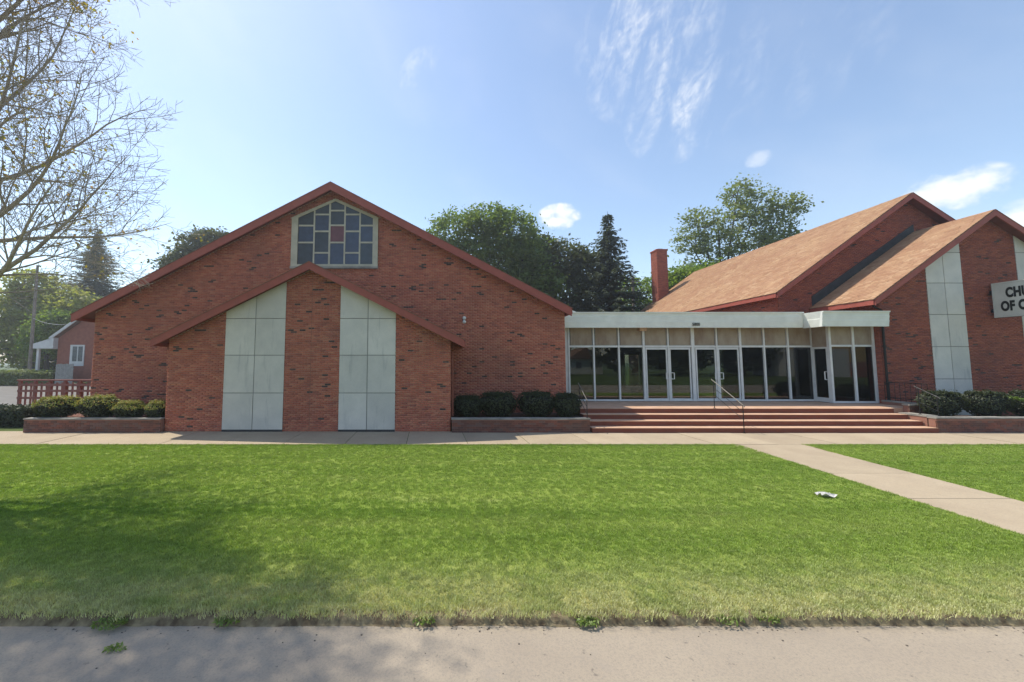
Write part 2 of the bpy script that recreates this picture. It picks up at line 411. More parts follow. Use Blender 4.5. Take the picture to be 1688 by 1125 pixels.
BW, BH, BL = .212, .0675, .202       # brick module and length
def unit_brick(mat, axis):
    mb = MB()
    h = .0575
    if axis == 'y': mb.box(-BL/2, BL/2, -.012, .03, 0, h)
    else: mb.box(-.012, .03, -BL/2, BL/2, 0, h)
    me = bpy.data.meshes.new('brick'); me.from_pydata(mb.v, [], mb.f); me.materials.append(M[mat]); return me
UB = {(m_, a): unit_brick(m_, a) for m_ in ('clinker_brick', 'old_brick') for a in 'yx'}
def lay_bricks(root, plane, rows, z0, z1, mat='red_brick', dark=.04, axis='y', seed=1, most=290, cluster=True, single=None):
    """brick courses on the wall plane; rows(z) gives the free intervals; dark bricks become parts of their own"""
    rr = random.Random(seed); B = []; D = []
    nrow = int((z1-z0)/BH); darkset = set()
    for i in range(nrow):
        z = z0+i*BH; off = (BW/2 if i % 2 else 0)
        for (a, b) in rows(z, z+.0575):
            if b-a < .03: continue
            k = math.floor((a-off)/BW)
            while True:
                c0 = k*BW+off; c1 = c0+BL
                if c0 >= b: break
                s0, s1 = max(c0, a), min(c1, b)
                if s1-s0 > .03:
                    pr = rr.uniform(-.0015, .0025)
                    full = s1-s0 > BL-.002
                    p_d = dark
                    if cluster and ((i-1, k) in darkset or (i, k-1) in darkset): p_d = dark*4.5
                    isd = rr.random() < p_d
                    if isd: darkset.add((i, k))
                    if isd and full and len(D) < 2000: D.append(((s0+s1)/2, z, pr))
                    else:
                        B.append((s0, s1, plane-.012-pr, plane+.03, z, z+.0575) if axis == 'y' else (plane-.012-pr, plane+.03, s0, s1, z, z+.0575))
                k += 1
    B = np.array(B)
    boxes_obj('brickwork', B, mat, root, 'stuff')
    if len(D) > most: rr.shuffle(D)
    for j, (c, z, pr) in enumerate(D[:most]):
        shared('brick', UB[('clinker_brick', axis)], root, (c, plane-pr, z) if axis == 'y' else (plane-pr, c, z))
    rest = D[most:]
    if rest:
        R = [(c-BL/2, c+BL/2, plane-.012-pr, plane+.03, z, z+.0575) if axis == 'y' else (plane-.012-pr, plane+.03, c-BL/2, c+BL/2, z, z+.0575) for c, z, pr in rest]
        boxes_obj('dark_brickwork', R, 'clinker_brick', root, 'stuff')
def subtract(iv, cuts):
    for (c0, c1) in cuts:
        out = []
        for (a, b) in iv:
            if c1 <= a or c0 >= b: out.append((a, b)); continue
            if c0 > a: out.append((a, c0))
            if c1 < b: out.append((c1, b))
        iv = out
    return iv
def gable_roof(root, cx, zr, xl, xr, slope, y0, y1, fascia_h=.30, deck=.12, tip=True):
    """deck, covering, two rake boards and two eave boards of a gable roof whose top ridge is at zr"""
    zl = zr-slope*(cx-xl); zq = zr-slope*(xr-cx)
    r = MB(); r.prism([(cx, zr), (xl, zl), (xl, zl-deck), (cx, zr-deck)], y0, y1); r.prism([(cx, zr), (cx, zr-deck), (xr, zq-deck), (xr, zq)], y0, y1)
    roof = r.build('roof', 'soffit_brown', root)
    for sgn, x, z in ((-1, xl, zl), (1, xr, zq)):
        f = MB(); f.prism([(cx, zr+.012), (x-.0*sgn, z+.012), (x, z+.012-fascia_h), (cx, zr+.012-fascia_h)][::-sgn], y0-.045, y0-.002)
        f.build('rake_board', 'trim_brown', root)
        e = MB(); e.prism([(x-.03*sgn, z-.02), (x+.04*sgn, z-.02), (x+.04*sgn, z-.22), (x-.03*sgn, z-.22)][::sgn], y0-.0, y1)
        e.build('eave_board', 'trim_brown', root)
    return roof, zl, zq
def covering(root, cx, zr, xl, xr, slope, y0, y1, mat='roof_brown'):
    zl = zr-slope*(cx-xl); zq = zr-slope*(xr-cx); m_ = MB()
    m_.prism([(cx, zr+.035), (xl-.05, zl+.035-.05*slope), (xl-.05, zl+.014-.05*slope), (cx, zr+.014)], y0-.06, y1)
    m_.prism([(cx, zr+.035), (cx, zr+.014), (xr+.05, zq+.014-.05*slope), (xr+.05, zq+.035-.05*slope)], y0-.06, y1)
    return m_.build('roof_covering', mat, root)
def shingles(roof, cx, zr, xe, slope, y0, y1, seed, side=-1):
    """shingle tabs laid course by course on one slope, running along y"""
    rr = np.random.default_rng(seed); V = []
    L = abs(cx-xe)*sqrt(1+slope*slope); ux = (cx-xe)/L; uz = slope*abs(cx-xe)/L
    ze = zr-slope*abs(cx-xe); n = int(L/.145); nx, nz = -uz*np.sign(ux)*1.0, abs(ux)
    for i in range(n+1):
        s0 = i*.145; s1 = min(s0+.17, L); y = y0-rr.uniform(0, .3)
        while y < y1:
            w = rr.choice([.16, .24, .33, .33]); a, b = max(y, y0), min(y+w-.008, y1)
            if b-a > .03:
                j = rr.uniform(-.008, .008); t = .012+rr.uniform(0, .012)
                P = []
                for (s, lift) in ((s0+j-.0, t+.010), (s1, .006)):
                    bx = xe+ux*s+nx*(lift+.036); bz = ze+uz*s+nz*(lift+.036); P.append((bx, bz))
                fx = xe+ux*(s0+j)+nx*.036; fz = ze+uz*(s0+j)+nz*.036
                q = [(P[0][0], a, P[0][1]), (P[0][0], b, P[0][1]), (P[1][0], b, P[1][1]), (P[1][0], a, P[1][1]), (fx, a, fz), (fx, b, fz)]
                V.append(q)
            y += w
    N = len(V); base = np.array(wloc(roof)); A = np.array(V)-base
    me = bpy.data.meshes.new('shingle_courses'); me.vertices.add(N*6); me.vertices.foreach_set('co', A.reshape(-1).astype(np.float32))
    F = np.array([(0, 3, 2, 1), (4, 0, 1, 5)]); Lp = (F[None]+(np.arange(N)*6)[:, None, None]).reshape(-1)
    me.loops.add(N*8); me.loops.foreach_set('vertex_index', Lp.astype(np.int32))
    me.polygons.add(N*2); me.polygons.foreach_set('loop_start', np.arange(0, N*8, 4, dtype=np.int32))
    me.update(calc_edges=True); me.materials.append(M['shingle'])
    o = bpy.data.objects.new('shingles', me); COL.objects.link(o); o.parent = roof; o['kind'] = 'stuff'; return o

# ------------------------------------------------------------------ ground
def sheet(name, mat, x0, x1, y0, y1, z, z0=None, nx=1):
    mb = MB()
    if z0 is None: mb.add([(x0, y0, z), (x1, y0, z), (x1, y1, z), (x0, y1, z)], [(0, 1, 2, 3)])
    else: mb.box(x0, x1, y0, y1, z0, z)
    return mb.build(name, mat, kind='structure')
sheet('ground', 'far_grass', -600, 600, -600, 600, -.20)
sheet('road', 'road_concrete', -160, 160, -6.5, 3.97, -.085, -.19)
sheet('yard', 'far_grass', -160, 160, 11.0, 110, -.004, -.19)
sheet('parking_lot', 'asphalt', -140, -15.9, 20.7, 43, .012, 0.0)
# grass verge beyond the parking lot, rising to the neighbour's garden
mb = MB(); mb.prism([(43.0, -.1), (43.05, .03), (45.5, .35), (70, .8), (70, -.1)][::-1], -140, -16, 'x'); mb.build('grass_verge', 'far_grass', kind='structure')

# lawn: two pieces either side of the entrance path, with a slightly wavy street edge
def path_x(y): return 8.28+(y-5.61)*(.41/5.94), 10.24+(y-6.89)*(.37/4.66)
def lawn_mesh(name, left):
    bm_v = []; ny = 24
    mb = MB(); rows = []
    for j in range(ny+1):
        y = 3.965+(11.55-3.965)*j/ny
        pl, pr = path_x(y); xs = np.linspace(-45, pl, 120) if left else np.linspace(pr, 50, 90)
        row = []
        for x in xs:
            yy = y
            if j == 0: yy += .03*mnoise.noise((x*1.7, 3, 0))+.02*mnoise.noise((x*6, 1, 0))
            z = .003*mnoise.noise((x*.6, y*.6, 2)) if 0 < j < ny else (-.01 if j else -.035)
            row.append(len(mb.v)); mb.v.append((x, yy, z))
        rows.append(row)
    for j in range(ny):
        for i in range(len(rows[0])-1): mb.f.append((rows[j][i], rows[j][i+1], rows[j+1][i+1], rows[j+1][i]))
    # skirt at the street edge
    k = len(mb.v)
    for i in rows[0]: x, y, z = mb.v[i]; mb.v.append((x, y+.05, -.18))
    for i in range(len(rows[0])-1): mb.f.append((rows[0][i+1], rows[0][i], k+i, k+i+1))
    return mb.build(name, 'lawn', kind='structure')
lawn_a = lawn_mesh('lawn', True); lawn_b = lawn_mesh('lawn', False)
# kerb: the broken, half buried edging between lawn and road
mb = MB(); xs = np.arange(-12, 13, .022); K = 9
for x in xs:
    n1 = mnoise.noise((x*1.3, 0, 0)); n2 = mnoise.noise((x*6, 4, 0))
    for k in range(K):
        t = k/(K-1); n3 = mnoise.noise((x*14, t*5, 9)); n4 = mnoise.noise((x*40, t*9, 5))
        y = 3.865+.016*n1+.012*n2+.15*t+.010*n3
        z = -.087+(.066*min(1, max(0, (t-.10)/.30))**.7 if t > .10 else 0)+(.010*n3+.008*n4)*(1 if k else 0)
        mb.v.append((x, y, z))
for i in range(len(xs)-1):
    for k in range(K-1): a = i*K+k; mb.f.append((a, a+K, a+K+1, a+1))
mb.build('kerb', 'kerb_dirt', kind='structure')
# front walk of single slabs, and the path to the street
walk = thing('sidewalk', (0, 12.5, 0), None, None); walk['kind'] = 'structure'
part('bed', 'joint_dirt', walk, (-34, 36, 11.56, 13.66, -.15, -.012))
rs = random.Random(5); x = -33.2
while x < 35:
    x1 = x+1.87
    mb = MB(); sk = -.12
    dz = rs.uniform(-.004, .004)
    mb.prism([(x+.009-sk, 11.55), (x1-.009-sk, 11.55), (x1-.009, 13.66), (x+.009, 13.66)], -.1, .006+dz, 'z'); mb.build('slab', 'walk_concrete', walk)
    x = x1
path = thing('path', (9.4, 8, 0), None, None); path['kind'] = 'structure'
mb = MB(); mb.prism([(path_x(3.95)[0], 3.95), (path_x(3.95)[1], 3.95), (path_x(11.5)[1], 11.54), (path_x(11.5)[0], 11.54)], -.12, -.014, 'z'); mb.build('bed', 'joint_dirt', path)
ys = [3.96, 5.5, 7.05, 8.6, 10.1, 11.54]
for a, b_ in zip(ys[:-1], ys[1:]):
    mb = MB(); mb.prism([(path_x(a)[0], a+.006), (path_x(a)[1], a+.006), (path_x(b_)[1]+(.12 if b_ > 11 else 0), b_-.006), (path_x(b_)[0]-(.2 if b_ > 11 else 0), b_-.006)], -.1, .005+rs.uniform(-.003, .003), 'z'); mb.build('slab', 'walk_concrete', path)

# ------------------------------------------------------------------ the big hall
HX, HW = -4.96, 9.86
HY = 15.72; HR = 15.30; HS = .533; HZ = 9.98
hall = thing('hall', (HX, 25, 0), 'large red brick hall with a broad gable and blue paned window under its peak', 'building')
XL, XR = -14.86, 4.86
HXR = 5.02
def hall_roof_z(x): return HZ-HS*abs(x-HX)
mb = MB(); mb.prism([(XL, 0), (XR, 0), (XR, hall_roof_z(XR)-.13), (HX, HZ-.13), (XL, hall_roof_z(XL)-.13)], HY, 36); mb.build('wall', 'mortar', hall)
gable_roof(hall, HX, HZ, -15.42, HXR, HS, HR, 36.4, .33)
covering(hall, HX, HZ, -15.42, HXR, HS, HR, 36.4)
WX0, WX1, WZ0, WZS, WZA = -6.70, -3.02, 6.50, 8.63, 9.46     # window outline
def hall_rows(z0, z1):
    half = (HZ-.14-z1)/HS
    iv = [(max(XL, HX-half), min(XR, HX+half))]
    cuts = []
    if z1 > WZ0 and z0 < WZA:
        w = (WX1-WX0)/2; c = (WX0+WX1)/2
        if z1 > WZS: w *= max(0, (WZA-z0)/(WZA-WZS))
        cuts.append((c-w, c+w))
    # behind the low front gable nothing of this wall shows
    return subtract(iv, cuts)
lay_bricks(hall, HY, hall_rows, .02, HZ, dark=.028, seed=11, most=296)
# side of the hall towards the parking lot
lay_bricks(hall, XL, lambda a, b: [(HY+.02, 24)], .02, 4.2, dark=.0, axis='x', seed=12)
# window: frame, five columns of panes
win = thing('window', (-4.86, HY, WZ0), None, None); win.parent = hall; win.location = Vector((-4.86, HY, WZ0))-hall.location
zx = lambda v: -6.67+(v-965)*.00638
zz = lambda v: 6.60+(627-v)*.00657
fr = MB(); yf0, yf1 = HY-.07, HY+.03
cxw = (WX0+WX1)/2
def top_at(x, inset=0): return WZA-inset-(WZA-WZS)*abs(x-cxw)/((WX1-WX0)/2)
fr.prism([(WX0, WZ0), (WX0+.27, WZ0), (WX0+.27, top_at(WX0+.27)), (WX0, WZS)], yf0, yf1)
fr.prism([(WX1-.22, WZ0), (WX1, WZ0), (WX1, WZS), (WX1-.22, top_at(WX1-.22))], yf0, yf1)
fr.prism([(WX0+.27, top_at(WX0+.27)-.13), (cxw, WZA-.12), (cxw, WZA), (WX0+.27, top_at(WX0+.27))], yf0+.003, yf1)
fr.prism([(cxw, WZA-.12), (WX1-.22, top_at(WX1-.22)-.13), (WX1-.22, top_at(WX1-.22)), (cxw, WZA)], yf0+.003, yf1)
fr.box(WX0+.27, WX1-.22, yf0+.003, yf1, WZ0, WZ0+.10)
colsx = [(zx(1007), zx(1106)), (zx(1116), zx(1208)), (zx(1220), zx(1310)), (zx(1320), zx(1411)), (zx(1421), zx(1507))]
splits = [[372, 484], [298, 410, 552], [272, 370, 484], [298, 410, 552], [372, 484]]
for (a, b_), (c0, d0) in zip(colsx[:-1], colsx[1:]):
    xm0, xm1 = b_, c0; xm = (xm0+xm1)/2
    fr.prism([(xm0, WZ0+.1), (xm1, WZ0+.1), (xm1, top_at(xm1)-.10), (xm0, top_at(xm0)-.10)], yf0+.012, yf1-.003)
for (a, b_), sp in zip(colsx, splits):
    for s in sp: fr.box(a, b_, yf0+.016, yf1-.006, zz(s)-.034, zz(s)+.034)
fr.build('frame', 'cream_frame', win)
back = MB(); back.prism([(WX0+.05, WZ0+.05), (WX1-.05, WZ0+.05), (WX1-.05, WZS-.02), (cxw, WZA-.05), (WX0+.05, WZS-.02)], HY-.008, HY+.02); back.build('backing', 'panel_base', win)
for ci, ((a, b_), sp) in enumerate(zip(colsx, splits)):
    lv = [WZ0+.1]+[zz(s) for s in sorted(sp, reverse=True)]
    for k in range(len(lv)):
        lo = lv[k]+(.034 if k else 0)
        pm = MB()
        if k+1 < len(lv): pm.box(a, b_, HY-.035, HY-.012, lo, lv[k+1]-.034)
        else:
            ta, tb = top_at(a)-.12, top_at(b_)-.12
            poly = [(a, lo), (b_, lo), (b_, tb), (a, ta)] if ci != 2 else [(a, lo), (b_, lo), (b_, tb), (cxw, WZA-.12), (a, ta)]
            pm.prism(poly, HY-.035, HY-.012)
        mat_ = 'red_pane' if ci == 2 and k == 1 else ('slate_pane' if (k == len(lv)-1 or (ci*3+k) % 4 == 0) else 'blue_pane')
        o = pm.build('pane', mat_, win)
        if mat_ == 'red_pane': o['label'] = 'dull red pane in the middle column of the window'
sill = part('sill', 'cap_stone', win, (WX0-.02, WX1+.02, HY-.10, HY+.03, WZ0-.09, WZ0-.002))
# twin floodlight on the wall
fl = thing('floodlight', (.62, HY, 4.2), 'small white floodlight on the brick wall beside the low gable', 'lamp')
part('bracket', 'black_iron', fl, (.575, .665, HY-.05, HY-.013, 4.18, 4.36))
for dz_ in (4.33, 4.17):
    mb = MB(); mb.tube([(.62, HY-.05, dz_), (.63, HY-.12, dz_-.01), (.64, HY-.2, dz_-.04)], [.03, .055, .075], 10); mb.build('lamp_head', 'lamp_white', fl, smooth=True)

# ------------------------------------------------------------------ low front gable
AY, AR, AX = 13.60, 13.22, -4.98
annex = thing('gable_annex', (AX, 14.6, 0), 'low red brick gable with two tall grey concrete panel strips before the big hall', 'building')
AS, AZ = .505, 6.03; AL, AXR = -10.12, .06
def az_(x): return AZ-AS*abs(x-AX)
mb = MB(); mb.prism([(AL, 0), (AXR, 0), (AXR, az_(AXR)-.13), (AX, AZ-.13), (AL, az_(AL)-.13)], AY, HY-.02); mb.build('wall', 'mortar', annex)
gable_roof(annex, AX, AZ, -10.47, .54, AS, AR, HY-.015, .27)
covering(annex, AX, AZ, -10.47, .54, AS, AR, HY-.015)
P = [(-8.08, -5.93), (-3.94, -1.93)]
def annex_rows(z0, z1):
    half = (AZ-.14-z1)/AS
    return subtract([(max(AL, AX-half), min(AXR, AX+half))], P)
lay_bricks(annex, AY, annex_rows, .02, AZ, dark=.036, seed=21, most=290)
lay_bricks(annex, AL, lambda a, b: [(AY+.0, HY-.03)], .02, 3.2, dark=.03, axis='x', seed=22, most=40)
part('brick_seam', 'deep_mortar', annex, (AX-.008, AX+.008, AY-.0145, AY+.02, .05, 5.7))
def panels(root, y, strips, joints, base, topf, slope_gap=.0):
    """concrete panels, two columns to a strip, with recessed joints; the top row follows the roof"""
    for (a, b_) in strips:
        mid = (a+b_)/2
        jm = MB(); jm.prism([(a, base), (b_, base), (b_, topf(b_)), (a, topf(a))], y-.006, y+.02); jm.build('panel_backing', 'panel_joint', root)
        for (p, q) in ((a, mid-.014), (mid+.014, b_)):
            zs = [base]+[z for z in joints if z < min(topf(p), topf(q))-.12]
            for i, z in enumerate(zs):
                lo = z+(.014 if i else 0); m2 = MB()
                if i+1 < len(zs): m2.box(p, q, y-.028, y+.01, lo, zs[i+1]-.014)
                else: m2.prism([(p, lo), (q, lo), (q, topf(q)), (p, topf(p))], y-.028, y+.01)
                m2.build('panel', 'concrete_panel', root)
panels(annex, AY, P, [1.37, 2.72, 4.05], .08, lambda x: az_(x)-.16)
part('panel_footing', 'panel_base', annex, (P[0][0], P[0][1], AY-.03, AY+.01, .0, .076), (P[1][0], P[1][1], AY-.03, AY+.01, .0, .076))
def downspout(root, x_e, z_e, y, x_w, z_b):
    mb = MB(); mb.tube([(x_e, y, z_e), (x_e, y, z_e-.12), (x_w, y, z_e-.3), (x_w, y, z_b)], .042, 6); mb.build('downspout', 'gutter_brown', root)
downspout(annex, .47, 3.12, AY+.35, .13, .5)
downspout(annex, -10.4, 3.08, AY+.35, -10.2, .3)
vp = thing('vent_pipe', (-10.1, 14.6, 3.4), 'short cream vent pipe above the left roof edge of the low gable', 'pipe')
mb = MB(); mb.tube([(-10.1, 14.6, az_(-10.1)-.05), (-10.1, 14.6, 4.05), (-10.1, 14.6, 4.1)], [.055, .055, .05], 8); mb.build('pipe', 'tan_wood', vp)

# ------------------------------------------------------------------ sanctuary (tall, behind) and its front wing
SX, SZ, SS = 23.2, 10.90, .711; SR, SY, SE, SB = 18.3, 18.7, 16.1, 35.0
sanct = thing('sanctuary', (SX, 27, 0), 'tall brick building with a long sunlit brown shingle roof and a chimney', 'building')
SL, SRX = 16.5, 29.9
def sz_(x): return SZ-SS*abs(x-SX)
mb = MB(); mb.prism([(SL, 0), (SRX, 0), (SRX, sz_(SRX)-.13), (SX, SZ-.13), (SL, sz_(SL)-.13)], SY, SB-.4); mb.build('wall', 'deep_mortar', sanct)
roof, _, _ = gable_roof(sanct, SX, SZ, SE, 30.3, SS, SR, SB, .26)
covering(sanct, SX, SZ, SE, 30.3, SS, SR, SB)
shingles(roof, SX, SZ, SE-.04, SS, SR-.05, SB, 5)
lay_bricks(sanct, SY, lambda a, b: [(max(SL, SX-(SZ-.15-b)/SS), min(SRX, SX+(SZ-.15-b)/SS))], 4.4, SZ, mat='deep_brick', dark=.012, seed=31, most=60)
lay_bricks(sanct, SL, lambda a, b: subtract([(SY+.0, SB-.45)], [(19.3, 21.3)] if b < 5.05 else []), 4.2, 5.95, mat='deep_brick', dark=.01, axis='x', seed=32, most=20)
sw = thing('window', (SL, 20.3, 4.2), None, None); sw.parent = sanct; sw.location = Vector((SL, 20.3, 4.2))-sanct.location
part('frame', 'trim_brown', sw, (SL-.03, SL+.01, 19.3, 21.3, 4.9, 5.03), (SL-.03, SL+.01, 19.3, 19.38, 4.2, 4.9), (SL-.03, SL+.01, 21.22, 21.3, 4.2, 4.9))
part('pane', 'house_pane', sw, (SL-.012, SL+.005, 19.38, 21.22, 4.2, 4.9))
# chimney
ch = thing('chimney', (19.4, 34.2, 7), None, None); ch.parent = sanct; ch.location = Vector((19.4, 34.2, 7))-sanct.location
part('stack', 'deep_mortar', ch, (18.95, 19.9, 33.7, 34.7, 6.5, 12.6))
lay_c = []
for i in range(87):
    z = 6.7+i*BH; off = BW/2*(i % 2)
    for k in range(6):
        a = 18.93+k*BW-off; b_ = a+BL; a, b_ = max(a, 18.935), min(b_, 19.915)
        if b_-a > .04: lay_c.append((a, b_, 33.688, 33.72, z, z+.0575))
    for k in range(6):
        a = 33.7+k*BW-off; b_ = a+BL; a, b_ = max(a, 33.69), min(b_, 34.7)
        if b_-a > .04: lay_c.append((18.938, 18.97, a, b_, z, z+.0575))
boxes_obj('brickwork', lay_c, 'deep_brick', ch, 'stuff')
part('cap', 'trim_brown', ch, (18.90, 19.95, 33.65, 34.75, 12.602, 12.72)); part('flue', 'soil', ch, (19.2, 19.65, 33.95, 34.45, 12.72, 12.84))

WX, WZ, WS, WY, WR = 23.58, 9.02, .709, 16.2, 15.85
wing = thing('gable_wing', (WX, 17.4, 0), 'brick gable wing with sunlit shingle roof and grey concrete strips, right of the canopy', 'building')
WL, WRX = 18.62, 28.54; WE = 18.08
def wz_(x): return WZ-WS*abs(x-WX)
mb = MB(); mb.prism([(WL, 0), (WRX, 0), (WRX, wz_(WRX)-.13), (WX, WZ-.13), (WL, wz_(WL)-.13)], WY, SY-.02); mb.build('wall', 'deep_mortar', wing)
roof, _, _ = gable_roof(wing, WX, WZ, WE, 29.08, WS, WR, SY-.03, .26)
covering(wing, WX, WZ, WE, 29.08, WS, WR, SY-.03)
shingles(roof, WX, WZ, WE-.04, WS, WR-.05, SY-.03, 6)
WP = [(20.80, 22.36), (24.80, 26.36)]
lay_bricks(wing, WY, lambda a, b: subtract([(max(WL, WX-(WZ-.15-b)/WS), min(WRX, WX+(WZ-.15-b)/WS))], WP), .02, WZ, mat='deep_brick', dark=.03, seed=41, most=260)
lay_bricks(wing, WL, lambda a, b: [(WY, SY-.03)], .02, 5.2, mat='deep_brick', dark=.02, axis='x', seed=42, most=40)
panels(wing, WY, WP, [1.75, 3.13, 4.52, 5.9, 7.25], .1, lambda x: wz_(x)-.15)
mb = MB(); mb.tube([(18.2, 16.0, 5.0), (18.2, 16.0, 4.85), (18.68, 16.13, 4.7), (18.68, 16.13, .75)], .042, 6); mb.build('downspout', 'black_iron', wing)
# dark strip on the sanctuary wall above the wing roof
mb = MB(); mb.prism([(WE+.1, wz_(WE+.1)+.04), (WX, WZ+.04), (WX, WZ+.42), (WE+.1, wz_(WE+.1)+.55)], SY-.05, SY-.016); mb.build('dark_strip', 'dark_strip', sanct)

# ------------------------------------------------------------------ glass lobby
LZ = .70; LY = 17.3; BYY = 16.48
lobby = thing('glass_lobby', (11, 20, 0), 'glass fronted lobby with a white flat canopy between the two brick gables', 'building')
X0, X1 = 4.98, 18.60; BX = 16.66
posts = [5.5, 6.64, 7.79, 8.93, 10.05, 11.18, 12.28, 13.36, 14.45, 15.55, 16.66]
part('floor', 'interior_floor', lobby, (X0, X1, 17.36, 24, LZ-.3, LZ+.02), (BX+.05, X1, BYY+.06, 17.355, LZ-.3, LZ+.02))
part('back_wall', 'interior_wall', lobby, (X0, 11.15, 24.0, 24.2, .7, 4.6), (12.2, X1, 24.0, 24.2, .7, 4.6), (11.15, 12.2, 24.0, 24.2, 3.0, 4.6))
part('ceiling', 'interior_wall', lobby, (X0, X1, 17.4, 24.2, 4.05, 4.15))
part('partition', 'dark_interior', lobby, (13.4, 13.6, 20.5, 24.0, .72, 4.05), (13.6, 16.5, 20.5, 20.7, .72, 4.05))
bd = thing('back_door', (11.65, 24.1, .72), None, None); bd.parent = lobby; bd.location = Vector((11.65, 24.1, .72))-lobby.location
part('frame', 'frame_metal', bd, (11.15, 11.23, 24.05, 24.12, .72, 3.0), (12.12, 12.2, 24.05, 24.12, .72, 3.0), (11.23, 12.12, 24.05, 24.12, 2.92, 3.0), (11.23, 12.12, 24.05, 24.12, .72, .9))
part('glazing', 'tinted_glass', bd, (11.23, 12.12, 24.08, 24.09, .9, 2.92))
# storefront of aluminium members
HT = 3.14; TT = 4.06
fm = MB()
ZS0 = LZ+.0
def vpost(x, w=.065, y=LY, z1=TT, z0=LZ):
    o = MB(); o.box(x-w/2, x+w/2, y-.075, y+.06, z0, z1); return o.build('mullion', 'frame_metal', lobby)
for i, x in enumerate(posts): vpost(x, .10 if x in (8.93, 13.36) else (.15 if x == 11.18 else .07))
part('sill_rail', 'frame_metal', lobby, (5.54, BX-.04, LY-.06, LY+.05, LZ, LZ+.075))
part('transom', 'frame_metal', lobby, (5.54, BX-.04, LY-.065, LY+.05, HT, HT+.085))
part('head_rail', 'frame_metal', lobby, (X0, BX+.04, LY-.05, LY+.05, TT, TT+.08))
part('end_jamb', 'frame_metal', lobby, (X0, 5.46, LY-.03, LY+.05, LZ, TT))
for i in range(10):
    a, b_ = posts[i]+.04, posts[i+1]-.04
    door = i in (3, 4, 5, 6)
    part('spandrel_panel', 'spandrel_board', lobby, (a+.05, b_-.02, LY-.02, LY+.02, HT+.086, TT-.002))
    part('spandrel_gap', 'black_iron', lobby, (a, a+.045, LY-.03, LY+.01, HT+.09, TT-.004))  # black strip stands in for the shaded gap beside each spandrel
    if not door:
        part('window_pane', 'tinted_glass', lobby, (a, b_, LY-.008, LY+.004, LZ+.076, HT-.001))
    else:
        dr = thing('door', ((a+b_)/2, LY, LZ), None, None); dr.parent = lobby; dr.location = Vector(((a+b_)/2, LY, LZ))-lobby.location
        a += .012+(.03 if i in (3, 5) else 0)+(.04 if i == 5 else 0); b_ -= .012+(.03 if i in (4, 6) else 0)+(.04 if i == 4 else 0)
        st = .055
        part('frame', 'frame_metal', dr, (a, a+st, LY-.05, LY+.0, LZ+.02, HT-.012), (b_-st, b_, LY-.05, LY+.0, LZ+.02, HT-.012),
             (a+st, b_-st, LY-.05, LY+.0, HT-.10, HT-.012), (a+st, b_-st, LY-.05, LY+.0, LZ+.02, LZ+.12))
        part('glazing', 'tinted_glass', dr, (a+st, b_-st, LY-.03, LY-.018, LZ+.12, HT-.10))
        hx = b_-.03 if i in (3, 5) else a+.03; s_ = -1 if i in (3, 5) else 1
        mb = MB(); mb.tube([(hx, LY-.05, LZ+1.0), (hx, LY-.13, LZ+1.0), (hx+s_*.10, LY-.14, LZ+1.0), (hx+s_*.10, LY-.14, LZ+1.28), (hx, LY-.13, LZ+1.28), (hx, LY-.05, LZ+1.28)], .018, 6); mb.build('handle', 'lamp_white', dr)
# bay: side door, two front panes
for x in (16.66, 17.68, 18.56):
    o = MB(); o.box(x-.045, x+.045, BYY-.06, BYY+.06, LZ, TT+.1); o.build('mullion', 'frame_metal', lobby)
part('sill_rail', 'frame_metal', lobby, (16.71, 18.51, BYY-.05, BYY+.05, LZ, LZ+.075))
part('transom', 'frame_metal', lobby, (16.71, 18.51, BYY-.05, BYY+.05, HT, HT+.08))
for a, b_ in ((16.71, 17.63), (17.73, 18.51)):
    part('window_pane', 'tinted_glass', lobby, (a, b_, BYY-.006, BYY+.006, LZ+.077, HT-.002))
    part('spandrel_panel', 'spandrel_board', lobby, (a, b_, BYY-.02, BYY+.02, HT+.082, TT))
sd = thing('door', (16.66, 16.9, LZ), None, None); sd.parent = lobby; sd.location = Vector((16.66, 16.9, LZ))-lobby.location; sd['label'] = 'dark side door in the return of the bay'
part('frame', 'frame_metal', sd, (16.62, 16.68, 16.545, 16.60, LZ, HT), (16.62, 16.68, 17.15, 17.22, LZ, HT), (16.62, 16.68, 16.60, 17.15, HT-.08, HT), (16.62, 16.68, 16.60, 17.15, LZ+.01, LZ+.2))
part('glazing', 'tinted_glass', sd, (16.645, 16.655, 16.60, 17.15, LZ+.2, HT-.08))
mb = MB(); mb.tube([(16.62, 16.63, LZ+1.0), (16.54, 16.63, LZ+1.0), (16.54, 16.63, LZ+1.35), (16.62, 16.63, LZ+1.35)], .02, 6); mb.build('handle', 'lamp_white', sd)
part('spandrel_panel', 'spandrel_board', lobby, (16.64, 16.67, 16.545, 17.22, HT+.01, TT))
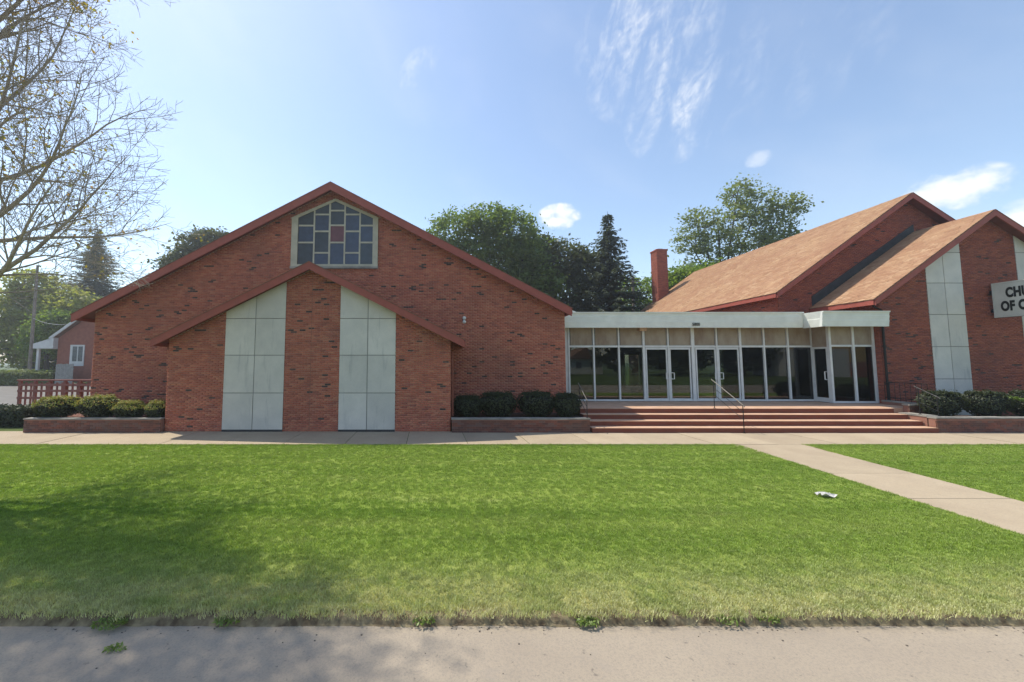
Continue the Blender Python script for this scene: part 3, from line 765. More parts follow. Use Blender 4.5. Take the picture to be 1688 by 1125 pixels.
# canopy: flat roof with canted, ribbed white fascia
can = thing('canopy', (11, 17, 4.4), None, None); can.parent = lobby; can.location = Vector((11, 17, 4.4))-lobby.location
part('roof_deck', 'roof_brown', can, (5.0, 16.45, 16.75, 24.3, 4.45, 4.6), (15.95, 18.52, 15.9, 16.74, 4.42, 4.57), (16.46, 18.6, 16.76, 18.66, 4.45, 4.6))
part('soffit', 'spandrel_board', can, (X0, 15.9, 16.72, 17.24, TT+.085, TT+.1), (15.9, 18.5, 15.86, 16.7, TT+.085, TT+.1), (15.9, 18.5, 16.705, 17.24, TT+.085, TT+.1))
def fascia(x0, x1, yt, yb, z0, z1):
    zs = [z0, z0+.035, z0+.04, z0+(z1-z0)*.40, z0+(z1-z0)*.42, z0+(z1-z0)*.70, z0+(z1-z0)*.72, z1-.06, z1-.05, z1]
    pr = [-.012, -.012, 0, .0, .014, .014, .028, .028, -.006, -.006]
    poly = [(yb+(yt-yb)*(z-z0)/(z1-z0)-.014+p, z) for z, p in zip(zs, pr)]+[(yt+.10, z1), (yb+.10, z0)]
    mb = MB(); mb.prism(poly[::-1], x0, x1, 'x'); return mb.build('fascia', 'white_metal', can)
fascia(5.13, 15.74, 16.58, 16.68, 3.995, 4.685)
fascia(15.70, 18.52, 15.68, 15.78, 3.97, 4.615)
mb = MB()   # the canted side of the bay's fascia
zs = [3.97, 4.30, 4.31, 4.615]; off = [.10, .052, .066, .0]
mb.add([(15.695+o_, 15.69+.05, z) for o_, z in zip(off, zs)]+[(15.695+o_, 16.72, z) for o_, z in zip(off, zs)]+[(15.9, 15.74, 3.97), (15.9, 16.72, 3.97), (15.9, 15.74, 4.615), (15.9, 16.72, 4.615)],
       [(0, 1, 5, 4), (1, 2, 6, 5), (2, 3, 7, 6), (3, 10, 11, 7), (0, 4, 9, 8)]); mb.build('side_fascia', 'white_metal', can)
mb = MB(); mb.prism([(5.02, 4.0), (5.12, 4.0), (5.12, 4.69), (5.65, 4.69), (5.02, 4.97)], 16.60, 17.2); mb.build('end_flashing', 'white_metal', can)
for x in (7.1, 9.9, 12.3, 14.2):
    part('downlight', 'black_iron', can, (x-.19, x+.19, 16.78, 16.98, TT+.045, TT+.084))
part('light_box', 'tan_wood', can, (8.52, 8.84, 16.74, 16.95, 3.86, 4.13))
def text_mesh(s, size, mat, name, parent, loc, rot, sx=1, extrude=.004, bold=0, track=1):
    c = bpy.data.curves.new('text', 'FONT'); c.body = s; c.size = size; c.extrude = extrude; c.offset = bold; c.space_character = track
    o = bpy.data.objects.new('text', c); COL.objects.link(o)
    bpy.context.view_layer.update(); dg = bpy.context.evaluated_depsgraph_get()
    me = bpy.data.meshes.new_from_object(o.evaluated_get(dg)); COL.objects.unlink(o); bpy.data.objects.remove(o)
    me.materials.clear(); me.materials.append(M[mat])
    q = bpy.data.objects.new(name, me); COL.objects.link(q); q.parent = parent
    q.location = Vector(loc)-wloc(parent); q.rotation_euler = rot; q.scale = (sx, 1, 1); return q
text_mesh('5800', .20, 'letter_black', 'house_number', can, (10.80, 16.615, 4.07), (pi/2, 0, 0), sx=.85, extrude=.006, bold=.001)

# ------------------------------------------------------------------ steps
stp = thing('entrance_steps', (11, 14.5, 0), 'wide flight of four red steps with a landing before the glass lobby', 'steps')
nose = [13.36, 13.79, 14.22, 14.65]; X_L = 5.02
XRs = [17.13, 17.13, 17.13, 17.13]
for i in range(4):
    y = nose[i]; yb = (nose[i+1]+.03) if i < 3 else 17.22
    z0 = .172*i; z1 = .172*(i+1)
    st = MB(); st.box(X_L, XRs[i], y, yb, -.05 if i == 0 else z0+.002, z1-.013); so = st.build('step' if i < 3 else 'landing', 'step_red', stp)
    # tread stones laid end to end on each riser
    n = 8; rt = random.Random(90+i)
    cuts = [X_L]+[X_L+(XRs[i]-X_L)*(k+rt.uniform(-.12, .12))/n for k in range(1, n)]+[XRs[i]]
    for a, b_ in zip(cuts[:-1], cuts[1:]):
        mb = MB(); mb.box(a+.003, b_-.003, y-rt.uniform(.004, .010), yb-.012, z1-.012, z1+rt.uniform(-.002, .002)); mb.build('tread', 'tread_stone', so)
part('landing_wing', 'tread_stone', stp, (17.135, 18.60, 14.78, 16.42, .0, .688))
# brick cheek wall at the right end
ck = thing('cheek_wall', (17.9, 14.9, 0), 'low brick wall closing the right end of the red steps', 'wall')
part('core', 'deep_mortar', ck, (17.16, 17.58, 13.68, 14.74, .0, .50), (17.62, 18.58, 14.56, 14.76, 0, .80), (18.42, 18.60, 14.765, 16.16, .69, .80))
part('cap', 'cap_stone', ck, (17.14, 17.60, 13.67, 14.52, .505, .56), (17.60, 18.62, 14.53, 14.78, .803, .86), (18.40, 18.61, 14.785, 16.16, .803, .86))
cb = []
for i in range(11):
    z = .04+i*BH
    for k in range(6):
        a = 17.62+k*BW-(BW/2)*(i % 2); b_ = a+BL; a, b_ = max(a, 17.62), min(b_, 18.58)
        if b_-a > .04 and z+.0575 < .8: shared('brick', UB[('old_brick', 'y')], ck, ((a+b_)/2, 14.56, z)).scale = ((b_-a)/BL, 1, 1)

# ------------------------------------------------------------------ planters
def planter(x0, x1, yf, yb, h, label, seed, caps=True, soil='soil', ends=True):
    p = thing('planter', ((x0+x1)/2, yf, 0), label, 'planter', 'brick planters along the front walls')
    part('core', 'deep_mortar', p, (x0, x1, yf, yf+.22, 0, h-.05)); rr = random.Random(seed)
    nrow = int((h-.06)/BH); cnt = 0
    for i in range(nrow):
        z = .01+i*BH; off = BW/2*(i % 2); k = -1
        while True:
            a = x0+k*BW+off; b_ = a+BL
            if a >= x1: break
            a, b_ = max(a, x0), min(b_, x1)
            if b_-a > .04:
                o = shared('brick', UB[('old_brick', 'y')], p, ((a+b_)/2, yf+rr.uniform(-.004, .004), z)); o.scale = ((b_-a)/BL, 1, 1); cnt += 1
            k += 1
    x = x0-.02
    while x < x1:
        w = min(rr.uniform(.9, 1.3), x1+.02-x)
        if x1-x-w < .3: w = x1+.02-x
        mb = MB(); mb.box(x+.004, x+w-.004, yf-.03+rr.uniform(-.006, .006), yf+.25, h-.048, h+rr.uniform(-.004, .006)); mb.build('cap_stone', 'cap_stone', p); x += w
    part('soil', soil, p, (x0+.02, x1-.02, yf+.225, yb, 0, h-.08))
    return p
planter(-14.95, -10.16, 13.42, 15.5, .50, 'brick planter with stone cap left of the low gable under four clipped shrubs', 1, soil='mulch')
planter(.10, 4.96, 13.42, 15.5, .50, 'weathered brick planter between the low gable and the red steps', 2)
planter(17.16, 28.2, 13.42, 14.5, .53, 'long dark brick planter at the right below the grey panel strips', 3)
part_end = None

# ------------------------------------------------------------------ shrubs
def leaf_quads(C, N_, size, rng, flat=.0, aspect=.55):
    """leaf quads at centres C, roughly facing N_ with jitter"""
    n = len(C); d = N_+rng.normal(0, .55, (n, 3)); d /= np.linalg.norm(d, axis=1)[:, None]+1e-9
    t = np.cross(d, rng.normal(0, 1, (n, 3))); t /= np.linalg.norm(t, axis=1)[:, None]+1e-9
    b = np.cross(d, t); s = (size*rng.uniform(.6, 1.3, n))[:, None]
    return np.stack([C-t*s, C+b*s*aspect, C+t*s, C-b*s*aspect], 1)
def shrub(x, y, z0, rx, ry, rz, label, top='yew_dark', seed=1, n=2600, flat=.55, lean=0.0, group=None, under=.72):
    """clipped yew: flattish top, undercut sides"""
    rng = np.random.default_rng(seed)
    t = thing('shrub', (x, y, z0), label, 'shrub', group)
    def surf(u, v):  # u azimuth, v -1..1
        r = (1-abs(v)**(2.6))**.5 if False else np.power(np.maximum(0, 1-np.abs(v)**3.4), .36)
        r = r*np.where(v < .2, 1-(1-under)*np.clip((.2-v)*.9, 0, 1), 1)
        bmp = 1+.07*np.sin(u*3+seed)+.05*np.sin(u*7+v*5+seed*2)
        return np.stack([x+rx*r*bmp*np.cos(u)+lean*v, y+ry*r*bmp*np.sin(u), z0+rz+rz*v*(1+.05*np.sin(u*5+seed))], -1)
    mb = MB(); nu, nv = 20, 9
    vs = [tuple(x_) for j in range(nv) for i in range(nu) for x_ in [surf(np.array(2*pi*i/nu), np.array(-1+2*j/(nv-1)))*1.0]]
    cen = np.array([x, y, z0+rz]); vs = [tuple(cen+(np.array(q)-cen)*.9) for q in vs]
    fs = [(j*nu+i, j*nu+(i+1) % nu, (j+1)*nu+(i+1) % nu, (j+1)*nu+i) for j in range(nv-1) for i in range(nu)]
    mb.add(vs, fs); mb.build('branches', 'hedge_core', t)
    u = rng.uniform(0, 2*pi, n); v = rng.uniform(-1, 1, n); C = surf(u, v)+rng.normal(0, .018, (n, 3))
    Nn = C-cen; Nn /= np.linalg.norm(Nn, axis=1)[:, None]
    ntop = int(n*1.5); uu = rng.uniform(0, 2*pi, ntop); rr_ = np.sqrt(rng.uniform(0, 1, ntop))
    T = surf(uu, np.full(ntop, .86)); T = cen+(T-cen)*np.stack([rr_, rr_, np.ones(ntop)], 1); T[:, 2] += rng.normal(.03, .02, ntop)+.10*rz*(1-rr_)
    C = np.concatenate([C, T]); Nn = np.concatenate([Nn, np.tile([0, 0, 1.], (ntop, 1))])
    hi = C[:, 2] > z0+rz*1.3+.12*np.sin(C[:, 0]*9)*rz
    st_ = rng.random(len(C)) < .05; C[st_] += Nn[st_]*rng.uniform(.02, .11, (st_.sum(), 1))
    q = leaf_quads(C, Nn, .034, rng, aspect=.45)
    quads_obj('foliage', q[~hi], 'yew_dark', t); quads_obj('new_growth', q[hi], top, t)  # in the left planter, lighter tops over dark sides paint in the sunlight
    # short stems
    mb = MB()
    for k in range(4): a = k*1.6+seed; mb.tube([(x+.12*cos(a), y+.1*sin(a), z0-.1), (x+.3*rx*cos(a), y+.3*ry*sin(a), z0+rz*.7)], [.02, .012], 5)
    mb.build('stem', 'dark_bark', t); return t
GL = 'clipped shrubs in the left planter'
shrub(-14.35, 13.98, .44, .84, .50, .35, 'leftmost clipped shrub of the left planter, wide with a slanting golden green top', 'yew_sunlit_green', 1, lean=.05, group=GL, under=.55)
shrub(-12.80, 13.96, .44, .68, .50, .37, 'second shrub from the left in the left planter, broad flat green top', 'yew_sunlit_green', 2, group=GL, under=.65)
shrub(-11.62, 13.90, .44, .54, .44, .27, 'third shrub from the left in the left planter, low and bright green', 'yew_sunlit_green', 3, group=GL, under=.7)
shrub(-10.62, 13.90, .44, .37, .40, .27, 'smallest round shrub of the left planter, against the low gable', 'yew_sunlit_green', 4, n=1800, group=GL, under=.75)
GM = 'dark hedge shrubs in the middle planter'
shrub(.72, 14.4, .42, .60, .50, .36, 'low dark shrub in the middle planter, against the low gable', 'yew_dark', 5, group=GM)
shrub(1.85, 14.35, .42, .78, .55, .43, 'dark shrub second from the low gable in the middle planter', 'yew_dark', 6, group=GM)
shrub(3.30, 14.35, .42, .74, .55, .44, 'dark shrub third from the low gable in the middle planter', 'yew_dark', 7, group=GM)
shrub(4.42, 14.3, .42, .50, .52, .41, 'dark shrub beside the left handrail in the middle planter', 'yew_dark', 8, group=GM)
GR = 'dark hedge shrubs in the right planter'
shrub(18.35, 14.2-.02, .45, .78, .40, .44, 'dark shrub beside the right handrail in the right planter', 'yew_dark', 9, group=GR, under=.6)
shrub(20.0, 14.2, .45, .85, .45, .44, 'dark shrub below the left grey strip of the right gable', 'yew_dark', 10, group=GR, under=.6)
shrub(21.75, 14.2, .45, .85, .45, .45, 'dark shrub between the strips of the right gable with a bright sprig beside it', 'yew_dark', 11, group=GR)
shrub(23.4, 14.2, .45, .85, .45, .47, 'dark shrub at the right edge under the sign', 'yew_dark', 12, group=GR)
sp = thing('leafy_sprig', (20.7, 13.9, .5), 'bright yellow green sprig arching out of the right hedge', 'plant')
mb = MB(); mb.tube([(20.3, 13.95, .95), (20.55, 13.85, 1.2), (20.85, 13.75, 1.13), (21.1, 13.68, 1.02)], .008, 4); mb.build('stem', 'weed_leaf', sp)
rg = np.random.default_rng(5); tt = rg.uniform(0, 1, 130)
C = np.stack([20.45+.65*tt, 13.86-.18*tt, 1.20-.17*tt+.0*tt], 1)+rg.normal(0, .03, (130, 3)); quads_obj('leaves', leaf_quads(C, np.tile([0, -.5, .8], (130, 1)), .05, rg), 'weed_leaf', sp)
# long low hedge at the far left
lh = thing('low_hedge', (-20, 14.9, 0), 'low dark hedge at the left edge beyond the planter end', 'hedge')
rg = np.random.default_rng(8)
mb = MB(); mb.box(-30, -16.35, 14.5, 15.4, 0, .62); mb.build('branches', 'hedge_core', lh)
C = np.concatenate([np.stack([rg.uniform(-24, -16.2, 5000), rg.normal(14.47, .03, 5000), rg.uniform(0.02, .75, 5000)], 1), np.stack([rg.uniform(-24, -16.2, 4000), rg.uniform(14.45, 15.45, 4000), .70+rg.normal(0, .04, 4000)], 1),
                    np.stack([rg.normal(-16.3, .05, 1200), rg.uniform(14.45, 15.4, 1200), rg.uniform(.02, .72, 1200)], 1)])
quads_obj('foliage', leaf_quads(C, np.tile([.2, -.6, .6], (len(C), 1)), .045, rg), 'yew_dark', lh)

# ------------------------------------------------------------------ handrails
def handrail(lo, hi, zlo, zhi, label, r=.015):
    """a sloping pipe rail on two posts; lo/hi are the tops, zlo/zhi the feet"""
    h_ = thing('handrail', (lo[0], lo[1], zlo), label, 'handrail', 'handrails of the entrance steps')
    lo, hi = Vector(lo), Vector(hi); d = (lo-hi).normalized()
    mb = MB(); mb.tube([hi-d*.12, hi, lo, lo+d*.06, lo+d*.08-Vector((0, 0, .03))], r, 8); mb.build('rail', 'rail_metal', h_)
    for p, z in ((lo, zlo), (hi, zhi)):
        mb = MB(); mb.tube([(p.x, p.y, z), (p.x, p.y, p.z)], r*.95, 8); mb.build('post', 'black_iron', h_)
        mb = MB(); mb.tube([(p.x, p.y, z), (p.x, p.y, z+.012)], .05, 10); mb.build('foot_plate', 'black_iron', h_)
    for k in (1, 2):
        a = lo.lerp(hi, 0)-Vector((0, 0, .26*k)); b_ = hi-Vector((0, 0, .26*k)); mb = MB(); mb.tube([a, b_], .009, 5); mb.build('lower_bar', 'black_iron', h_)
    return h_
handrail((10.28, 13.30, .98), (10.28, 14.72, 1.74), .012, .688, 'black and grey handrail standing midway along the red steps')
handrail((4.90, 13.50, 1.14), (4.90, 14.25, 1.62), .50, .42, 'handrail at the left end of the red steps by the hedge')
handrail((17.42, 13.55, 1.24), (17.30, 13.98, 1.52), .56, .56, 'handrail at the right end of the red steps by the hedge')
ir = thing('iron_railing', (18, 15.6, .7), 'low black iron railing before the right brick gable beside the landing', 'railing')
for z in (.98, 1.62):
    mb = MB(); mb.tube([(18.51, 16.1, z), (18.51, 14.66, z)], .014, 6); mb.build('rail', 'black_iron', ir)
for k in range(9):
    mb = MB(); mb.tube([(18.51, 16.1-k*.18, .86), (18.51, 16.1-k*.18, 1.62)], .008, 5); mb.build('baluster', 'black_iron', ir)

# ------------------------------------------------------------------ church sign
sg = thing('church_sign', (23.5, 15.2, 5), 'white projecting church sign with black letters at the right edge', 'sign')
part('cabinet', 'sign_edge', sg, (23.44, 23.72, 13.93, 16.06, 4.36, 5.84))
fo = part('face', 'sign_face', sg, (23.425, 23.445, 13.98, 16.0, 4.42, 5.78))
part('trim', 'sign_face', sg, (23.41, 23.445, 13.93, 16.05, 4.36, 4.415), (23.41, 23.445, 13.93, 16.05, 5.785, 5.84), (23.41, 23.445, 16.003, 16.05, 4.415, 5.785), (23.41, 23.445, 13.93, 13.977, 4.415, 5.785))
part('bracket', 'black_iron', sg, (23.5, 23.66, 16.06, 16.19, 4.6, 4.75), (23.5, 23.66, 16.06, 16.19, 5.4, 5.55))
text_mesh('CHURCH', .54, 'letter_black', 'lettering', sg, (23.42, 15.66, 5.20), (pi/2, 0, -pi/2), sx=.54, bold=.03, track=1.08)
text_mesh('OF CHRIST', .54, 'letter_black', 'lettering', sg, (23.42, 15.83, 4.64), (pi/2, 0, -pi/2), sx=.54, bold=.03, track=1.08)

# ------------------------------------------------------------------ ramp railing at the left of the hall
rp = thing('ramp', (-17, 18, 0), 'concrete ramp slab beside the left wall of the hall', 'ramp')
part('slab', 'walk_concrete', rp, (-20.2, XL-.03, 17.42, 18.7, 0, .34))
rl = thing('ramp_railing', (-17, 17.5, .3), 'red brown lattice railing along the ramp left of the hall', 'railing')
xs_ = np.linspace(-19.85, -15.0, 8)
for x in xs_: part('post', 'red_paint', rl, (x-.05, x+.05, 17.50, 17.60, .345, 1.60))
part('top_rail', 'red_paint', rl, (-19.95, -14.95, 17.47, 17.63, 1.60, 1.66))
for z in (.46, .82, 1.14, 1.42): part('rail', 'red_paint', rl, (-19.9, -15.0, 17.47, 17.498, z-.05, z+.05))
for x in np.arange(-19.65, -15.1, .24): part('slat', 'red_paint', rl, (x-.045, x+.045, 17.602, 17.622, .42, 1.52))

# ------------------------------------------------------------------ neighbour's house, poles
nh = thing('brick_house', (-38, 44, .3), 'small red brick house with white trimmed gable and porch, far left', 'house')
mb = MB(); mb.prism([(-41.6, .3), (-31, .3), (-31, 5.0), (-36.3, 9.0), (-41.6, 5.0)], 40, 52); mb.build('wall', 'house_brick', nh)
mb = MB(); mb.prism([(-42.1, 4.75), (-36.3, 9.15), (-36.3, 9.4), (-42.1, 5.0)], 39.6, 52.3); mb.prism([(-36.3, 9.15), (-30.5, 4.75), (-30.5, 5.0), (-36.3, 9.4)], 39.6, 52.3); rf = mb.build('roof', 'roof_brown', nh)
mb = MB(); mb.prism([(-42.1, 4.7), (-36.3, 9.1), (-36.3, 9.42), (-42.1, 5.02)], 39.5, 39.6); mb.prism([(-36.3, 9.1), (-30.5, 4.7), (-30.5, 5.02), (-36.3, 9.42)], 39.5, 39.6); mb.build('white_trim', 'house_white', rf)
dr = thing('door', (-39.3, 40, .5), None, None); dr.parent = nh; dr.location = Vector((-39.3, 40, .5))-nh.location
part('frame', 'house_white', dr, (-40.2, -39.95, 39.93, 39.99, 2.0, 4.25), (-38.85, -38.7, 39.93, 39.99, 2.0, 4.25), (-39.95, -38.85, 39.93, 39.99, 4.08, 4.25), (-39.95, -38.85, 39.93, 39.99, 2.0, 2.5))
part('pane', 'house_pane', dr, (-39.95, -38.85, 39.95, 39.98, 2.5, 4.08)); part('glazing_bar', 'house_white', dr, (-39.45, -39.35, 39.935, 39.95, 2.5, 4.08))
po = thing('porch', (-43, 41, .5), None, None); po.parent = nh; po.location = Vector((-43, 41, .5))-nh.location
mb = MB(); mb.prism([(-43.7, 3.85), (-41.6, 3.85), (-41.6, 5.0), (-43.7, 4.35)], 39.5, 44); mb.build('porch_roof', 'house_white', po)
for y in (39.7, 43.7): part('porch_post', 'house_white', po, (-43.5, -43.25, y, y+.2, .3, 3.85))
gf = thing('wooden_gate', (-39.4, 38.6, .2), 'grey weathered board gate before the brick house', 'gate')
for k in range(9): part('board', 'grey_wood', gf, (-40.1+k*.2, -40.1+k*.2+.185, 38.5, 38.53, .12, 2.2+.03*((k*7) % 3)))
part('rail', 'grey_wood', gf, (-40.1, -38.3, 38.535, 38.58, .5, .62), (-40.1, -38.3, 38.535, 38.58, 1.7, 1.82))
up = thing('utility_pole', (-47.2, 42.5, 0), 'weathered wooden utility pole standing at the far left behind the bare tree', 'pole')
mb = MB(); mb.tube([(-47.2, 42.5, 0), (-47.2, 42.5, 13.5)], [.19, .12], 8); mb.build('shaft', 'pole_wood', up); part('crossarm', 'pole_wood', up, (-48.4, -46.0, 42.3, 42.42, 12.4, 12.52))
wr = MB(); wr.tube([(-47.0+t*6.6, 42.3-t*2.5, 7.35-t*.9-1.2*t*(1-t)) for t in np.linspace(0, 1, 12)], .012, 4); tag(wr.build('service_cable', 'lamp_white'), 'thin pale cable running from the left pole to the brick house', 'cable')
up2 = thing('utility_pole', (19.8, 40, 0), 'thin utility pole behind the lobby roof beside the chimney', 'pole')
mb = MB(); mb.tube([(19.8, 40, 0), (19.8, 40, 11.6)], [.2, .13], 8); mb.build('shaft', 'pole_wood', up2); part('crossarm', 'pole_wood', up2, (19.1, 20.5, 39.85, 39.95, 11.0, 11.1))

# ------------------------------------------------------------------ trees
def crown_tree(name, x, y, h, blobs, leaf, label, cat='tree', seed=1, n=9000, size=.17, trunk_r=.28, gap=.35, bark='dark_bark', group=None, clump=22, z0=0):
    """blobs: (dx, dy, z, rx, ry, rz); leaf clumps fill the shells of the blobs, a limb runs into each"""
    rng = np.random.default_rng(seed); t = thing(name, (x, y, z0), label, cat, group)
    mb = MB(); zf = min(b[2]-b[5]*.3 for b in blobs)*.8
    mb.tube([(x, y, z0-.1), (x+.1, y, zf*.5), (x, y, zf), (x+.05, y, h*.75)], [trunk_r*1.3, trunk_r, trunk_r*.8, trunk_r*.2], 9)
    for (dx, dy, z, rx, ry, rz) in blobs:
        mb.tube([(x, y, zf*.9), (x+dx*.4, y+dy*.4, zf+(z-zf)*.5), (x+dx, y+dy, z), (x+dx*1.2, y+dy*1.2, z+rz*.7)], [trunk_r*.5, trunk_r*.32, trunk_r*.18, .02], 6)
        for k in range(7):
            a = rng.normal(0, 1, 3); a /= np.linalg.norm(a); mb.tube([(x+dx*.8, y+dy*.8, z-rz*.2), (x+dx+rx*.8*a[0], y+dy+ry*.8*a[1], z+rz*.8*a[2])], [trunk_r*.14, .015], 4)
    mb.build('trunk', bark, t)
    vol = np.array([b[3]*b[4]+b[3]*b[5]+b[4]*b[5] for b in blobs]); vol = vol/vol.sum(); Cs = []
    for b, w in zip(blobs, vol):
        m_ = max(6, int(n*w/clump)); u = rng.normal(0, 1, (m_, 3)); u /= np.linalg.norm(u, axis=1)[:, None]
        rad = rng.uniform(.25, 1, m_)**.45; rad = np.where(rng.random(m_) < .12, rad*1.13, rad)
        c = np.array([x+b[0], y+b[1], b[2]])+u*rad[:, None]*np.array(b[3:6])
        keep = np.array([mnoise.noise((q[0]*.55, q[1]*.55, q[2]*.7+seed)) for q in c]) > -gap
        Cs.append(c[keep])
    cc = np.concatenate(Cs); k = clump; sp_ = rng.uniform(.25, .62, len(cc))
    L = np.repeat(cc, k, 0)+rng.normal(0, 1, (len(cc)*k, 3))*np.repeat(sp_, k)[:, None]*np.array([1, 1, .6])
    q = leaf_quads(L, np.tile([0, 0, .7], (len(L), 1)), size, rng, aspect=.6)
    quads_obj('crown', q, leaf, t); return t
def spruce(x, y, h, r, label, seed, z0=0, bare=.08, group=None, name='spruce_tree'):
    rng = np.random.default_rng(seed); t = thing(name, (x, y, z0), label, 'tree', group)
    mb = MB(); mb.tube([(x, y, z0-.1), (x, y, z0+h*.6), (x, y, z0+h)], [.26, .14, .015], 7); mb.build('trunk', 'dark_bark', t)
    Q = []; z = bare*h
    while z < h*.985:
        f = (1-z/h)/(1-bare); R = r*f*rng.uniform(.72, 1.15)+.15; nb = max(4, int(5+R*2.2)); a0 = rng.uniform(0, 6.28)
        for k in range(nb):
            a = a0+2*pi*k/nb+rng.normal(0, .2); Rk = R*rng.uniform(.7, 1.1); ns = max(3, int(Rk/.16))
            s = np.linspace(.1, 1, ns); px = s*Rk; pz = z-.28*Rk*s+.20*Rk*s**2.2
            for j in range(ns):
                for m_ in range(4):
                    w = rng.uniform(.25, .5)*(1-.55*s[j])+.1; side = rng.choice([-1, 1]); ang = a+side*rng.uniform(.3, 1.3)
                    c = np.array([x+px[j]*cos(a), y+px[j]*sin(a), z0+pz[j]+rng.normal(0, .05)])
                    d = np.array([cos(ang)*w, sin(ang)*w, -w*rng.uniform(.15, .6)]); nrm = np.array([-sin(ang), cos(ang), rng.normal(0, .5)])*w*.2
                    Q.append([c, c+d*.5+nrm, c+d, c+d*.5-nrm])
        z += rng.uniform(.34, .6)*(.6+.4*f)
    quads_obj('crown', np.array(Q), 'spruce_needle', t); return t
# behind the hall, from left to right
spruce(-53.4, 56, 22.6, 8.6, 'tall dark spruce rising behind the left end of the hall', 3, z0=.4)
crown_tree('shade_tree', -27.8, 42, 15, [(-.6, 0, 15.3, 2.0, 2.2, 2.0), (-2.6, 0, 13.2, 1.8, 2, 1.7), (1.0, 0, 13.5, 2.6, 2, 2), (1.3, 0, 16.4, 1.3, 1.2, 1.2), (-2, 0, 11, 3, 2, 2)], 'dark_leaf', 'dark leafy treetop showing above the left slope of the hall roof', seed=4, n=16000, size=.2, gap=.5)
crown_tree('shade_tree', -54.5, 50, 13, [(0, 0, 7, 5, 3, 4.5), (3.5, 0, 9.5, 3, 3, 3), (-4, 0, 8, 4, 3, 5), (5.5, 0, 6, 2.2, 2, 2.5), (1, 0, 3.2, 5, 2.5, 2.2), (-1.5, 0, 12.6, 3.2, 2.5, 2.0)], 'gold_leaf', 'large yellow green tree at the far left behind the parking lot', seed=5, n=26000, size=.24, gap=.5)
crown_tree('shade_tree', -50.2, 47, 9, [(0, 0, 6.3, 2.2, 1.8, 2.2), (1.2, 0, 7.6, 1.5, 1.5, 1.2), (-1, 0, 4.4, 1.8, 1.5, 1.6), (1.8, 0, 4.6, 1.5, 1.5, 1.5)], 'bright_leaf', 'bright yellow green tree behind the brick house porch', seed=6, n=13000, size=.16, gap=.6)
crown_tree('shade_tree', -47, 56, 15, [(0, 0, 9, 3.4, 2, 3), (3.5, 0, 8, 3, 2, 3), (6.5, 0, 7, 2.5, 2, 3)], 'dark_leaf', 'dark tree between the left pole and the tall spruce', seed=16, n=16000, size=.24, gap=.4)
hg = thing('garden_hedge', (-43, 39, .1), 'clipped garden hedge before the brick house with a sunlit end', 'hedge')
rg = np.random.default_rng(9); C = np.concatenate([np.stack([rg.uniform(-46.8, -40.4, 5000), rg.normal(38.5, .06, 5000), rg.uniform(.1, 1.35, 5000)], 1), np.stack([rg.uniform(-46.8, -40.4, 3000), rg.uniform(38.5, 39.6, 3000), 1.35+rg.normal(0, .12, 3000)], 1)])
part('branches', 'hedge_core', hg, (-46.7, -40.5, 38.6, 39.6, .05, 1.25)); quads_obj('foliage', leaf_quads(C, np.tile([0, -.5, .7], (len(C), 1)), .12, rg), 'olive_leaf', hg)
crown_tree('maple_tree', 3.3, 38, 17.5, [(-2.6, 0, 15.9, 2.6, 2.5, 2.0), (.4, 0, 16.6, 2.9, 2.5, 2.0), (3.2, 0, 15.6, 2.8, 2.5, 2.3), (-1.2, 0, 13.2, 2.7, 2.5, 2.0), (2.0, 0, 12.6, 3.4, 2.6, 2.3), (4.6, 0, 13.2, 2.6, 2.4, 2.5), (3.0, .5, 9.6, 3.4, 2.5, 2.0), (5.6, 0, 10.2, 2.8, 2.5, 2.5)], 'maple_leaf', 'large broad green maple rising behind the right slope of the hall', seed=7, n=34000, size=.17, gap=.42)
crown_tree('shade_tree', 11.3, 40, 15.5, [(-1.5, 0, 13.6, 2.4, 2.4, 2.2), (1.2, 0, 13.2, 2.6, 2.4, 2.2), (3.4, 0, 12.2, 2.2, 2.2, 2.2), (-2.0, 0, 10.4, 2.8, 2.5, 2.4), (1.0, 0, 9.6, 3.0, 2.5, 2.6), (3.8, 0, 9.0, 2.5, 2.4, 2.4), (-1, 0, 6.5, 3.5, 2.5, 2.3), (3.2, 0, 6.2, 3.2, 2.4, 2.3)], 'dark_leaf', 'dense dark tree between the maple and the tall spruce behind the lobby', seed=8, n=34000, size=.18, gap=.55)
spruce(16.0, 37, 17.6, 4.3, 'slim tall spruce with a bare lower trunk behind the lobby', 9, bare=.40)
crown_tree('shade_tree', 21.5, 44, 13, [(0, 0, 10.8, 1.8, 1.6, 1.5), (-1.5, 0, 8.6, 2.0, 1.6, 1.8), (1.4, 0, 8.4, 2.2, 1.6, 1.8), (.2, 0, 6.2, 3, 1.6, 2)], 'bright_leaf', 'small bright green tree left of the chimney', seed=10, n=11000, size=.17, gap=.35)
crown_tree('oak_tree', 31.5, 43, 24, [(2.5, 0, 22.3, 1.7, 1.8, 1.5), (4.9, 0, 21.0, 2.2, 1.8, 1.8), (8.2, 0, 20.6, 1.9, 1.6, 1.3), (1.9, 0, 19.0, 2.4, 2, 1.8), (-2.2, 0, 18.4, 2.2, 2, 1.7), (-3.3, 0, 16.3, 1.6, 1.6, 1.5), (6.2, 0, 18.0, 2.6, 2, 1.8), (0, 0, 15.8, 2.8, 2, 2.0), (4.6, 0, 15.4, 3, 2, 2), (8.2, 0, 16.2, 1.7, 1.6, 1.3), (-2.5, 0, 12.8, 2.2, 2, 1.6), (2, 0, 12.5, 3.4, 2, 2.2), (.5, 0, 9.6, 4.0, 2, 2.2)], 'olive_leaf', 'tall open crowned tree rising above the long shingle roof', seed=11, n=23000, size=.17, gap=.24)
